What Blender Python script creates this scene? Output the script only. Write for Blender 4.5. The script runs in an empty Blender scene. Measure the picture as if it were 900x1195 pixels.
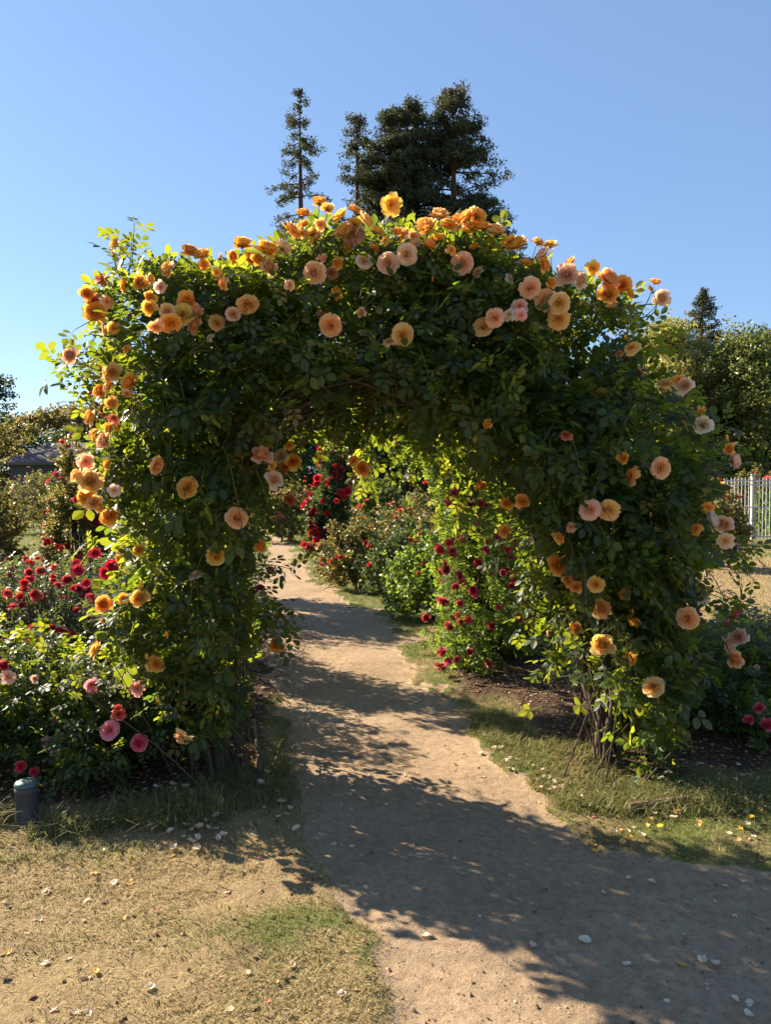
import bpy, math, random
import numpy as np
from mathutils import Vector, Matrix, noise as mnoise
rng = np.random.default_rng(11)
random.seed(11)
S = bpy.context.scene
COL = S.collection
R = math.radians

# ------------------------------------------------------------------ camera
CAM_H, PITCH = 1.6, R(-1.8)
F = 863.0
cam_d = bpy.data.cameras.new('camera'); cam = bpy.data.objects.new('camera', cam_d); COL.objects.link(cam)
cam.location = (0, 0, CAM_H); cam.rotation_euler = (R(90) + PITCH, 0, 0)
cam_d.sensor_fit = 'VERTICAL'; cam_d.sensor_height = 36.0; cam_d.lens = F / 1195.0 * 36.0
cam_d.clip_start = 0.05; cam_d.clip_end = 3000
S.camera = cam
CP, SP = math.cos(PITCH), math.sin(PITCH)

def ray(px, py):
    a, b = (px - 450) / F, -(py - 597.5) / F
    d = np.array([a, CP - b * SP, SP + b * CP])
    return d
def at(px, py, Y):
    d = ray(px, py); return np.array([0, 0, CAM_H]) + d * (Y / d[1])
def gnd(px, py, z=0.0):
    d = ray(px, py); t = (z - CAM_H) / d[2]; return np.array([d[0] * t, d[1] * t, z])
def project(P):
    x, y, z = P[:, 0], P[:, 1], P[:, 2] - CAM_H
    fw = y * CP + z * SP; up = -y * SP + z * CP
    return 450 + F * x / fw, 597.5 - F * up / fw, fw

# ------------------------------------------------------------------ objects
def tag(o, label=None, cat=None, group=None, kind=None):
    if label: o['label'] = label
    if cat: o['category'] = cat
    if group: o['group'] = group
    if kind: o['kind'] = kind
    return o
def empty(name, loc, label, cat, group=None):
    o = bpy.data.objects.new(name, None); COL.objects.link(o); o.location = tuple(float(v) for v in loc)
    o.empty_display_size = 0.2
    return tag(o, label, cat, group)
def link(name, me, parent=None, loc=(0, 0, 0)):
    o = bpy.data.objects.new(name, me); COL.objects.link(o); o.location = tuple(float(v) for v in loc)
    if parent: o.parent = parent
    return o
def mesh(name, V, faces, mat, attrs=None, smooth=False, matidx=None):
    """faces: list of (n,k) int arrays"""
    me = bpy.data.meshes.new(name)
    V = np.asarray(V, np.float32)
    me.vertices.add(len(V)); me.vertices.foreach_set('co', V.ravel())
    loops = np.concatenate([np.asarray(f, np.int32).ravel() for f in faces])
    tot = np.concatenate([np.full(len(f), np.asarray(f).shape[1], np.int32) for f in faces])
    st = np.concatenate([[0], np.cumsum(tot)[:-1]]).astype(np.int32)
    me.loops.add(len(loops)); me.loops.foreach_set('vertex_index', loops)
    me.polygons.add(len(tot)); me.polygons.foreach_set('loop_start', st)
    if matidx is not None: me.polygons.foreach_set('material_index', np.asarray(matidx, np.int32))
    me.polygons.foreach_set('use_smooth', np.full(len(tot), smooth, bool))
    me.update(calc_edges=True)
    for k, a in (attrs or {}).items():
        at_ = me.attributes.new(k, 'FLOAT', 'POINT'); at_.data.foreach_set('value', np.asarray(a, np.float32))
    for m in (mat if isinstance(mat, (list, tuple)) else [mat]): me.materials.append(m)
    return me

# ------------------------------------------------------------------ materials
def srgb(r, g, b):
    f = lambda c: ((c / 255 + 0.055) / 1.055) ** 2.4 if c / 255 > 0.04045 else c / 255 / 12.92
    return (f(r), f(g), f(b), 1)
class NT:
    def __init__(s, name):
        s.m = bpy.data.materials.new(name); s.m.use_nodes = True; s.t = s.m.node_tree; s.t.nodes.clear()
        s.out = s.n('ShaderNodeOutputMaterial')
    def n(s, typ, **kw):
        nd = s.t.nodes.new(typ)
        for k, v in kw.items():
            if k.startswith('i_'):
                key = k[2:]; key = int(key) if key.isdigit() else key.replace('_', ' ')
                nd.inputs[key].default_value = v
            else: setattr(nd, k, v)
        return nd
    def l(s, a, b): s.t.links.new(a, b)
    def noise(s, scale, detail=4, rough=0.6, vec=None, dist=0.0):
        nd = s.n('ShaderNodeTexNoise'); nd.inputs['Scale'].default_value = scale; nd.inputs['Detail'].default_value = detail
        nd.inputs['Roughness'].default_value = rough; nd.inputs['Distortion'].default_value = dist
        if vec is not None: s.l(vec, nd.inputs['Vector'])
        return nd.outputs['Fac']
    def ramp(s, fac, stops):
        nd = s.n('ShaderNodeValToRGB'); e = nd.color_ramp.elements
        while len(e) < len(stops): e.new(0.5)
        for q, (p, c) in zip(e, stops): q.position = p; q.color = c if len(c) == 4 else (*c, 1)
        s.l(fac, nd.inputs[0]); return nd.outputs[0]
    def mix(s, fac, a, b, typ='MIX'):
        nd = s.n('ShaderNodeMix', data_type='RGBA', blend_type=typ)
        if isinstance(fac, (int, float)): nd.inputs[0].default_value = fac
        else: s.l(fac, nd.inputs[0])
        for i, v in ((6, a), (7, b)):
            if isinstance(v, tuple): nd.inputs[i].default_value = v if len(v) == 4 else (*v, 1)
            else: s.l(v, nd.inputs[i])
        return nd.outputs[2]
    def math(s, op, a, b=None, clamp=False):
        nd = s.n('ShaderNodeMath', operation=op, use_clamp=clamp)
        for i, v in ((0, a), (1, b)):
            if v is None: continue
            if isinstance(v, (int, float)): nd.inputs[i].default_value = v
            else: s.l(v, nd.inputs[i])
        return nd.outputs[0]
    def attr(s, name): return s.n('ShaderNodeAttribute', attribute_name=name).outputs['Fac']
    def maprange(s, v, a, b, c=0, d=1):
        nd = s.n('ShaderNodeMapRange'); s.l(v, nd.inputs[0])
        for i, q in enumerate((a, b, c, d)): nd.inputs[i + 1].default_value = q
        return nd.outputs[0]
    def pos(s): return s.n('ShaderNodeNewGeometry').outputs['Position']
    def bump(s, h, strength, dist):
        nd = s.n('ShaderNodeBump'); nd.inputs['Strength'].default_value = strength; nd.inputs['Distance'].default_value = dist
        s.l(h, nd.inputs['Height']); return nd.outputs[0]
    def principled(s, col, rough=0.6, normal=None, spec=0.5, metal=0.0):
        p = s.n('ShaderNodeBsdfPrincipled')
        if isinstance(col, tuple): p.inputs['Base Color'].default_value = col if len(col) == 4 else (*col, 1)
        else: s.l(col, p.inputs['Base Color'])
        if isinstance(rough, (int, float)): p.inputs['Roughness'].default_value = rough
        else: s.l(rough, p.inputs['Roughness'])
        p.inputs['Specular IOR Level'].default_value = spec; p.inputs['Metallic'].default_value = metal
        if normal is not None: s.l(normal, p.inputs['Normal'])
        return p.outputs[0]
    def surf(s, sh): s.l(sh, s.out.inputs['Surface']); return s.m

def leaf_mat(name, stops, trans, tfac=0.4, rough=0.42, spec=0.4):
    n = NT(name); r = n.attr('rnd')
    c = n.ramp(r, stops)
    tc = n.mix(n.attr('rnd2'), tuple(trans[0]) + (1,), tuple(trans[1]) + (1,))
    d = n.principled(c, rough, spec=spec)
    t = n.n('ShaderNodeBsdfTranslucent'); n.l(tc, t.inputs[0])
    mx = n.n('ShaderNodeMixShader'); mx.inputs[0].default_value = tfac
    n.l(d, mx.inputs[1]); n.l(t.outputs[0], mx.inputs[2])
    return n.surf(mx.outputs[0])

M = {}
M['rose_leaf'] = leaf_mat('rose_leaf', [(0, (.010, .030, .014)), (.45, (.017, .046, .017)), (.8, (.036, .075, .02)), (.93, (.08, .11, .025)), (1, (.22, .15, .04))],
                          [(.20, .30, .02), (.52, .56, .03)], .40, .5)
M['rose_leaf_light'] = leaf_mat('rose_leaf_light', [(0, (.035, .075, .02)), (.6, (.07, .13, .03)), (1, (.14, .18, .04))], [(.22, .36, .03), (.42, .5, .06)], .45)
M['leaf_grey'] = leaf_mat('leaf_grey', [(0, (.03, .05, .03)), (.6, (.07, .095, .05)), (.85, (.12, .11, .06)), (1, (.17, .07, .05))], [(.16, .22, .04), (.28, .3, .07)], .35)
M['leaf_copper'] = leaf_mat('leaf_copper', [(0, (.035, .05, .02)), (.4, (.09, .11, .035)), (.75, (.16, .11, .045)), (1, (.24, .09, .06))], [(.24, .3, .05), (.4, .26, .07)], .4)
M['leaf_dark'] = leaf_mat('leaf_dark', [(0, (.012, .03, .012)), (.6, (.03, .06, .02)), (1, (.07, .09, .03))], [(.1, .17, .02), (.2, .25, .04)], .3)
M['redwood_needles'] = leaf_mat('redwood_needles', [(0, (.018, .03, .016)), (.6, (.05, .062, .026)), (1, (.11, .105, .045))], [(.08, .10, .03), (.16, .15, .05)], .25, .7)
M['tree_yellow'] = leaf_mat('tree_yellow', [(0, (.12, .13, .035)), (.6, (.27, .25, .07)), (1, (.4, .34, .12))], [(.4, .4, .07), (.55, .48, .11)], .4)
M['tree_green'] = leaf_mat('tree_green', [(0, (.035, .06, .02)), (.6, (.10, .13, .035)), (1, (.24, .24, .07))], [(.22, .26, .04), (.42, .42, .08)], .35)
M['tree_dark'] = leaf_mat('tree_dark', [(0, (.01, .025, .012)), (.6, (.025, .045, .018)), (1, (.05, .07, .025))], [(.07, .12, .02), (.12, .16, .03)], .25)

def petal_mat():
    n = NT('rose_petal')
    oi = n.n('ShaderNodeObjectInfo'); base = oi.outputs['Color']
    rad = n.attr('rad')                       # 0 at the heart of the flower, 1 on the rim of the outer petals
    deep = n.mix(1.0, base, (1.0, .80, .50), 'MULTIPLY')
    pale = n.mix(.30, base, (.9, .78, .66))
    c = n.mix(n.maprange(rad, .25, .75), deep, base)
    c = n.mix(n.maprange(rad, .8, 1.05), c, pale)
    tip = n.attr('tip')                       # 0 at the foot of each petal, 1 on its own edge
    c = n.mix(n.maprange(tip, .0, .7, .75, 0), c, n.mix(1.0, c, (.98, .70, .38), 'MULTIPLY'))
    c = n.mix(n.maprange(tip, .80, 1.0, 0, .5), c, n.mix(.45, base, (.92, .82, .7)))
    mott = n.noise(90, 3)
    c = n.mix(n.maprange(mott, .62, .75, 0, .35), c, n.mix(1.0, base, (.75, .6, .5), 'MULTIPLY'))
    d = n.principled(c, .55, spec=.25)
    t = n.n('ShaderNodeBsdfTranslucent'); n.l(n.mix(1.0, c, (1.0, .92, .8), 'MULTIPLY'), t.inputs[0])
    mx = n.n('ShaderNodeMixShader'); mx.inputs[0].default_value = .42
    n.l(d, mx.inputs[1]); n.l(t.outputs[0], mx.inputs[2])
    return n.surf(mx.outputs[0])
M['petal'] = petal_mat()

def bark(name, a, b, scale=18, bs=.8, bd=.01):
    n = NT(name); p = n.pos()
    mp = n.n('ShaderNodeMapping'); mp.inputs['Scale'].default_value = (1, 1, .18); n.l(p, mp.inputs[0])
    f = n.noise(scale, 6, .7, mp.outputs[0]); f2 = n.noise(scale * .3, 3)
    c = n.ramp(f, [(.3, a), (.7, b)])
    c = n.mix(n.maprange(f2, .4, .7, 0, .4), c, tuple(.55 * x for x in a) + (1,))
    return n.surf(n.principled(c, .9, n.bump(f, bs, bd), .2))
M['cane'] = bark('cane_bark', (.035, .027, .02), (.13, .095, .065), 60, .6, .004)
M['shoot'] = bark('green_shoot', (.06, .09, .025), (.13, .13, .05), 40, .3, .002)
M['trunk'] = bark('redwood_bark', (.05, .03, .02), (.14, .08, .055), 4, .8, .05)
M['trunk_grey'] = bark('grey_bark', (.07, .06, .05), (.18, .15, .12), 6, .8, .03)

def simple(name, col, rough=.6, spec=.4, metal=0, var=.25, scale=15, bump=.2, bd=.002):
    n = NT(name); f = n.noise(scale, 5, .65)
    c = n.mix(n.maprange(f, .35, .7, 0, var * 1.6), tuple(col) + (1,), tuple(x * .45 for x in col) + (1,))
    return n.surf(n.principled(c, rough, n.bump(f, bump, bd), spec, metal))
M['iron'] = simple('old_iron', (.045, .035, .03), .6, .4, .3, .5, 30)
M['fence_white'] = simple('fence_paint', (.45, .45, .46), .45, .4, 0, .15, 3)
M['post_grey'] = simple('post_plastic', (.055, .06, .075), .55, .4, 0, .5, 40)
M['post_cap'] = simple('post_cap_plastic', (.06, .11, .11), .4, .5, 0, .4, 30)
M['edging'] = simple('edging_wood', (.22, .15, .1), .85, .2, 0, .7, 25, .6, .004)
M['shed_wall'] = simple('shed_wall', (.07, .075, .09), .8, .2, 0, .2, 1)
M['shed_roof'] = simple('shed_roof', (.12, .10, .10), .9, .2, 0, .3, 2)
M['shed_trim'] = simple('shed_trim', (.3, .28, .27), .7, .3, 0, .2, 2)
M['glass'] = simple('window_glass', (.03, .035, .04), .08, .8, 0, .1, 2, .02)
M['sepal'] = simple('sepal_green', (.07, .12, .03), .55, .3, 0, .4, 60)

# ------------------------------------------------------------------ geometry kit
def norm(a): return a / np.maximum(np.linalg.norm(a, axis=-1, keepdims=True), 1e-9)
def frames(D, N):
    """rotation whose local y = D, local z ~ N"""
    D = norm(D); X = norm(np.cross(D, N)); Z = np.cross(X, D)
    return np.stack([X, D, Z], axis=-1)      # columns
def instance(tv, Rm, T, s):
    return (np.einsum('nij,mj->nmi', Rm, tv) * s[:, None, None] + T[:, None, :])
def leaflet(w=.36, fold=.10, droop=.12):
    ys = [0, .18, .5, .82, 1.0]
    ws = [0.0, .30, .5, .33, 0.0]
    v = []
    v.append((0, 0, 0))
    for y, q in zip(ys[1:4], ws[1:4]):
        z = -droop * y * y
        v += [(-q * w * 2, y + .03, z + fold * q), (0, y, z - .0), (q * w * 2, y + .03, z + fold * q)]
    v.append((0, 1.04, -droop * 1.2))
    f3 = [(0, 2, 1), (0, 3, 2), (7, 8, 10), (8, 9, 10)]
    f4 = [(1, 2, 5, 4), (2, 3, 6, 5), (4, 5, 8, 7), (5, 6, 9, 8)]
    return np.array(v, float), np.array(f3), np.array(f4)
def compound(n=5, w=.34):
    """pinnate rose leaf, rachis along y, unit leaflet length"""
    lv, f3, f4 = leaflet(w)
    V, A, B = [], [], []; off = 0
    spots = [(0, 1.75, 0, 1.05)]
    if n >= 3: spots += [(-.10, 1.45, 62, .9), (.10, 1.4, -62, .9)]
    if n >= 5: spots += [(-.08, .75, 68, .75), (.08, .7, -68, .75)]
    for x, y, a, s in spots:
        c, q = math.cos(R(a)), math.sin(R(a))
        p = lv * s
        tilt = .25 * abs(math.sin(R(a)))
        zz = p[:, 2] - tilt * p[:, 1] * .5
        V.append(np.stack([p[:, 0] * c - p[:, 1] * q + x, p[:, 0] * q + p[:, 1] * c + y, zz - .05 * y * y], 1))
        A.append(f3 + off); B.append(f4 + off); off += len(lv)
    # rachis
    r = .025
    V.append(np.array([(-r, 0, 0), (r, 0, 0), (r, 1.75, -.14), (-r, 1.75, -.14)])); B.append(np.array([[0, 1, 2, 3]]) + off)
    return np.concatenate(V), np.concatenate(A), np.concatenate(B)
LEAF5 = compound(5); LEAF3 = compound(3, .38)
def simple_leaf_cluster(k=4, seed=0):
    """k plain folded leaves, for plants many metres away"""
    g = np.random.default_rng(seed); V, Q = [], []
    for i in range(k):
        d = norm(g.normal(size=3)); up = norm(g.normal(size=3) + np.array([0, 0, 1.2]))
        x = norm(np.cross(d, up)); p = g.normal(size=3) * .5
        V += [p, p + d * .5 + x * .3, p + d * 1.05, p + d * .5 - x * .3]
        Q.append([4 * i, 4 * i + 1, 4 * i + 2, 4 * i + 3])
    return np.array(V), np.zeros((0, 3), int), np.array(Q)
CLUST = simple_leaf_cluster(5, 3)

def leaf_mesh(name, tpl, T, D, N, s, mat, root=(0, 0, 0), r1=None):
    tv, f3, f4 = tpl; n = len(T); m = len(tv)
    V = instance(tv, frames(D, N), T - np.asarray(root), s).reshape(-1, 3)
    off = (np.arange(n) * m)[:, None, None]
    fs = []
    if len(f3): fs.append((f3[None] + off).reshape(-1, 3))
    if len(f4): fs.append((f4[None] + off).reshape(-1, 4))
    if r1 is None: r1 = np.clip(rng.normal(.45, .22, n), 0, 1)
    # leaflet-level variation
    k = max(1, m // 11)
    a = np.repeat(r1, m); b = np.repeat(rng.random(n), m)
    a = np.clip(a + np.repeat(rng.normal(0, .08, n * k), int(np.ceil(m / k)))[:len(a)], 0, 1)
    return mesh(name, V, fs, mat, {'rnd': a, 'rnd2': b})

def tubes(P, rad, sides=4):
    """P (n,k,3) polylines, rad (n,k)"""
    n, k, _ = P.shape
    T = norm(np.gradient(P, axis=1)); ref = np.zeros_like(T); ref[..., 0] = .35; ref[..., 1] = .9; ref[..., 2] = .2
    A = norm(np.cross(T, ref)); B = np.cross(T, A)
    ang = np.arange(sides) * 2 * math.pi / sides
    V = P[:, :, None, :] + rad[:, :, None, None] * (np.cos(ang)[None, None, :, None] * A[:, :, None, :] + np.sin(ang)[None, None, :, None] * B[:, :, None, :])
    i = np.arange(n)[:, None, None] * k * sides; j = np.arange(k - 1)[None, :, None] * sides; q = np.arange(sides)[None, None, :]
    q2 = (q + 1) % sides
    f = np.stack([i + j + q, i + j + q2, i + j + sides + q2, i + j + sides + q], -1).reshape(-1, 4)
    return V.reshape(-1, 3), f
def join(parts):
    V, Fs, o = [], [], 0
    for v, f in parts: V.append(v); Fs.append(f + o); o += len(v)
    return np.concatenate(V), np.concatenate(Fs)
def tube_mesh(name, polys, mat, root=(0, 0, 0), sides=6):
    """polys: list of (pts, radii) of any length"""
    parts = []
    for p, r in polys:
        p = np.asarray(p, float) - np.asarray(root); r = np.asarray(r, float) * np.ones(len(p))
        parts.append(tubes(p[None], r[None], sides))
    V, f = join(parts)
    return mesh(name, V, [f], mat, smooth=True)
def box(x0, x1, y0, y1, z0, z1):
    V = np.array([(x, y, z) for x in (x0, x1) for y in (y0, y1) for z in (z0, z1)], float)
    f = np.array([(0, 1, 3, 2), (4, 6, 7, 5), (0, 4, 5, 1), (2, 3, 7, 6), (0, 2, 6, 4), (1, 5, 7, 3)])
    return V, f
def vnoise(P, sc, seed=0):
    return np.array([mnoise.noise(Vector((float(p[0]) * sc + seed, float(p[1]) * sc - seed, float(p[2]) * sc + 2 * seed))) for p in P])

def grow_shoots(P0, D, L, K, g=.35, spread=1.0, t0=.15):
    """leaf frames along arching shoots; returns stems (n,5,3) and leaf arrays"""
    n = len(P0); D = norm(D)
    ts = np.linspace(0, 1, 5)
    down = np.array([0, 0, -1.0])
    bend = g[:, None] if isinstance(g, np.ndarray) else g
    side = norm(np.cross(D, rng.normal(size=(n, 3)))) * rng.uniform(-.25, .25, n)[:, None]
    pos = lambda t: P0[:, None, :] + D[:, None, :] * L[:, None, None] * t[None, :, None] + (down * bend + side)[:, None, :] * L[:, None, None] * (t ** 2)[None, :, None] if True else None
    stems = pos(ts)
    tk = np.linspace(t0, 1.0, K)
    LP = pos(tk)                                     # n,K,3
    tan = norm(D[:, None, :] + 2 * (down * bend + side)[:, None, :] * tk[None, :, None])
    ph = (np.arange(K) * 2.4)[None, :] + rng.uniform(0, 6.28, n)[:, None]
    A = norm(np.cross(tan, np.array([.3, .2, 1.0]))); B = np.cross(tan, A)
    rad = np.cos(ph)[..., None] * A + np.sin(ph)[..., None] * B
    LD = norm(rad * spread + tan * .6 + np.array([0, 0, -.15]) + rng.normal(0, .2, LP.shape))
    LN = norm(np.array([0, 0, 1.0]) + tan * .35 + rng.normal(0, .4, LP.shape))
    return stems, LP.reshape(-1, 3), LD.reshape(-1, 3), LN.reshape(-1, 3)

# ------------------------------------------------------------------ roses
def petal_sheet(phi, a0, a1, Ln, W, r0, z0, nt=5, ns=5, curl=.0, seed=0):
    g = np.random.default_rng(seed)
    t = np.linspace(0, 1, nt); s = np.linspace(-1, 1, ns)
    th = a0 + (a1 - a0) * t + curl * np.maximum(0, t - .7) * 3
    dr = np.concatenate([[0], np.cumsum(np.sin(th[:-1]) * Ln / (nt - 1))]); dz = np.concatenate([[0], np.cumsum(np.cos(th[:-1]) * Ln / (nt - 1))])
    w = W * np.sin(math.pi * (.12 + .66 * t)) ** .7
    V = []
    for i in range(nt):
        for j in range(ns):
            rr = r0 + dr[i]; q = s[j] * w[i]
            notch = -.10 * Ln * (abs(s[j]) ** 2.5) * (t[i] ** 2) + (.05 * Ln * (1 - abs(s[j])) * (-1) * (t[i] ** 4))
            # wrap round the axis
            an = q / max(rr + .25 * W, .05)
            x = (rr + .25 * W) * math.sin(an); y = (rr + .25 * W) * math.cos(an) - .25 * W
            wob = g.normal(0, .02) * t[i]
            V.append((x + wob, y + wob, z0 + dz[i] + notch + g.normal(0, .025) * t[i]))
    V = np.array(V); c, q = math.cos(phi), math.sin(phi)
    V = np.stack([V[:, 0] * c - V[:, 1] * q, V[:, 0] * q + V[:, 1] * c, V[:, 2]], 1)
    f = np.array([[i * ns + j, i * ns + j + 1, (i + 1) * ns + j + 1, (i + 1) * ns + j] for i in range(nt - 1) for j in range(ns - 1)])
    return V, f, np.repeat(t, ns)
def rose_mesh(name, kind, seed):
    """unit radius flower opening along +z; base at z=0"""
    g = np.random.default_rng(seed); sheets = []; rads = []; tips = []
    if kind == 'open':
        L = [(4, .03, 0.0, .1, .30, .15, .26), (5, .07, .2, .1, .36, .18, .22), (6, .12, .4, .2, .40, .21, .17), (7, .17, .6, .35, .46, .25, .12),
             (7, .21, .85, .6, .52, .30, .07), (8, .24, 1.1, .85, .58, .36, .03), (8, .25, 1.3, 1.15, .66, .42, 0), (7, .22, 1.5, 1.45, .74, .48, -.05)]
    elif kind == 'cup':
        L = [(4, .04, .1, -.1, .46, .16, .24), (5, .08, .3, -.05, .52, .22, .18), (6, .12, .5, -.05, .58, .28, .12), (6, .15, .75, 0, .68, .36, .07), (6, .14, 1.05, .1, .80, .46, 0), (5, .14, 1.4, .35, .95, .5, -.05), (3, .14, 1.6, 1.3, .95, .5, -.06)]
    elif kind == 'loose':
        L = [(3, .05, .3, .3, .4, .2, .15), (4, .1, .7, .6, .55, .28, .08), (5, .14, 1.1, 1.2, .75, .42, .02), (5, .12, 1.5, 1.9, .95, .5, 0), (3, .1, 1.9, 2.5, .95, .46, -.05)]
    else:  # bud
        L = [(2, .02, .15, -.25, .9, .2, .1), (3, .04, .4, -.35, 1.0, .3, 0)]
    for li, (n, r0, a0, a1, Ln, W, z0) in enumerate(L):
        ph0 = g.uniform(0, 6.28)
        for k in range(n):
            if kind == 'loose' and li > 2 and g.random() < .25: continue
            V, f, t = petal_sheet(ph0 + k * 2 * math.pi / n + g.normal(0, .12), a0 + g.normal(0, .08), a1 + g.normal(0, .14), Ln * g.uniform(.9, 1.08),
                                  W * g.uniform(.92, 1.1), r0, z0, curl=g.uniform(0, .5), seed=int(g.integers(1e9)))
            sheets.append((V, f)); tips.append(t); rads.append(np.clip((li + .5) / len(L) * .75 + .3 * t * (li + 1) / len(L), 0, 1))
    V, f = join(sheets); rad = np.concatenate(rads)
    nf = len(f)
    # calyx: five sepals and a hip
    cs = []
    for k in range(5):
        v, ff, t = petal_sheet(k * 1.257 + .3, 1.5, 1.9, .5, .11, .03, -.06, nt=4, ns=3, seed=k); cs.append((v, ff))
    zz = np.array([-.06, -.16, -.28, -.36]); rr = np.array([.1, .15, .1, .03])
    hv, hf = tubes(np.stack([np.zeros(4), np.zeros(4), zz], 1)[None], rr[None], 6); cs.append((hv, hf))
    cv, cf = join(cs)
    rmax = np.percentile(np.hypot(V[:, 0], V[:, 1]), 97) if kind != 'bud' else .9
    me = mesh(name, np.concatenate([V, cv]) / rmax, [np.concatenate([f, cf + len(V)])], [M['petal'], M['sepal']],
              {'rad': np.concatenate([rad, np.zeros(len(cv))]), 'tip': np.concatenate(tips + [np.ones(len(cv))])}, smooth=True, matidx=[0] * nf + [1] * len(cf))
    return me
ROSE = {'open': [rose_mesh('rose_open', 'open', 5), rose_mesh('rose_open', 'open', 6), rose_mesh('rose_open', 'open', 16)],
        'cup': [rose_mesh('rose_cup', 'cup', 7), rose_mesh('rose_cup', 'cup', 8)],
        'loose': [rose_mesh('rose_loose', 'loose', 9), rose_mesh('rose_loose', 'loose', 10)],
        'bud': [rose_mesh('rose_bud', 'bud', 12)]}
def far_rose(seed):
    g = np.random.default_rng(seed); V, Q, r = [], [], []
    for k in range(16):
        ph = k * 2.4; lay = k / 16; a = .3 + 1.15 * lay
        d = np.array([math.cos(ph) * math.sin(a), math.sin(ph) * math.sin(a), math.cos(a)])
        x = norm(np.cross(d, [0, 0, 1.0])); ln = .45 + .5 * lay; w = .3 + .25 * lay; o = len(V)
        V += [x * 0, d * ln * .6 + x * w, d * ln + g.normal(0, .06, 3), d * ln * .6 - x * w]; Q.append([o, o + 1, o + 2, o + 3]); r += [0, lay, lay, lay]
    return mesh('small_rose', np.array(V), [np.array(Q)], M['petal'], {'rad': np.array(r), 'tip': np.array(r)})
FAR = [far_rose(1), far_rose(2), far_rose(3)]
PC = {'orange': (.92, .48, .06), 'gold': (.92, .60, .10), 'apricot': (.89, .57, .2), 'peach': (.89, .60, .34), 'pink': (.88, .61, .44), 'shell': (.86, .68, .55),
      'white': (.78, .71, .56), 'brown': (.45, .2, .07), 'yellow': (.85, .6, .08), 'red': (.56, .012, .05), 'crimson': (.42, .006, .02), 'magenta': (.6, .012, .10),
      'coral': (.68, .09, .06), 'rosepink': (.82, .30, .38), 'palepink': (.85, .56, .52), 'hotpink': (.75, .06, .16), 'copper': (.62, .22, .12), 'maroon': (.25, .01, .03)}
def bloom(parent, rootloc, P, r, face, colour, kind='open', name='rose_bloom'):
    if kind == 'far': me = FAR[random.randrange(3)]
    else: me = random.choice(ROSE[kind])
    o = link(name, me, parent, np.asarray(P) - np.asarray(rootloc))
    f = Vector([float(v) for v in face]).normalized()
    q = f.to_track_quat('Z', 'Y'); q = q @ Matrix.Rotation(random.uniform(0, 6.28), 3, 'Z').to_quaternion()
    o.rotation_mode = 'QUATERNION'; o.rotation_quaternion = q
    s = float(r) * (1.0 if kind != 'bud' else 1.1); o.scale = (s, s, s * random.uniform(.85, 1.1))
    c = PC[colour]; j = [random.uniform(.9, 1.1) for _ in range(3)]
    o.color = (min(c[0] * j[0], .95), min(c[1] * j[1], .95), c[2] * j[2], 1)
    return o

# ------------------------------------------------------------------ sky, sun
SUN_EL, SUN_DIR = 31.0, np.array([-.83, .558])     # direction TOWARDS the sun on the ground plane
az = math.atan2(SUN_DIR[0], SUN_DIR[1])
w = bpy.data.worlds.new('World'); S.world = w; w.use_nodes = True
nt = w.node_tree; bg = nt.nodes['Background']
sky = nt.nodes.new('ShaderNodeTexSky'); sky.sky_type = 'NISHITA'; sky.sun_disc = False
sky.sun_elevation = R(SUN_EL); sky.sun_rotation = az; sky.altitude = 50; sky.air_density = 1.0; sky.dust_density = .15; sky.ozone_density = 3.0
mxs = nt.nodes.new('ShaderNodeMix'); mxs.data_type = 'RGBA'; mxs.inputs[0].default_value = .45; mxs.inputs[7].default_value = (1.5, 2.45, 4.2, 1)
nt.links.new(sky.outputs[0], mxs.inputs[6]); nt.links.new(mxs.outputs[2], bg.inputs[0]); bg.inputs[1].default_value = .060
sd = bpy.data.lights.new('sun', 'SUN'); sd.energy = 5.0; sd.angle = R(.55); sd.color = (1, .85, .64)
sun = bpy.data.objects.new('sun', sd); COL.objects.link(sun)
sv = Vector((SUN_DIR[0] * math.cos(R(SUN_EL)), SUN_DIR[1] * math.cos(R(SUN_EL)), math.sin(R(SUN_EL))))
sun.rotation_euler = sv.to_track_quat('Z', 'Y').to_euler(); sun.location = (0, 0, 60)

# ------------------------------------------------------------------ ground
LE = np.array([(2.21, -.01), (2.56, -.074), (3.14, -.236), (3.73, -.46), (4.45, -.66), (6.0, -.95), (8.12, -1.46), (10.6, -2.03), (14.5, -2.6), (19.7, -3.1), (25, -4.0), (40, -9.0)])
RE = np.array([(3.06, 1.7), (3.15, 1.24), (3.33, .96), (3.78, .83), (4.3, .7), (5.2, .54), (6.4, .34), (7.08, .27), (8.74, .2), (11.05, -.64), (13.5, -1.35), (16.2, -1.9), (19.7, -2.46), (25, -3.4), (40, -8.2)])
def sn(x, y, sc, seed):
    """cheap smooth pseudo noise, vectorised, about -1..1"""
    g = np.random.default_rng(seed); o = 0
    for k in range(7):
        a = g.uniform(0, 6.28); f = sc * g.uniform(.6, 2.4); o = o + np.sin((x * math.cos(a) + y * math.sin(a)) * f + g.uniform(0, 6.28))
    return o / 3.2
def smooth(e0, e1, v): t = np.clip((v - e0) / (e1 - e0), 0, 1); return t * t * (3 - 2 * t)
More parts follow.
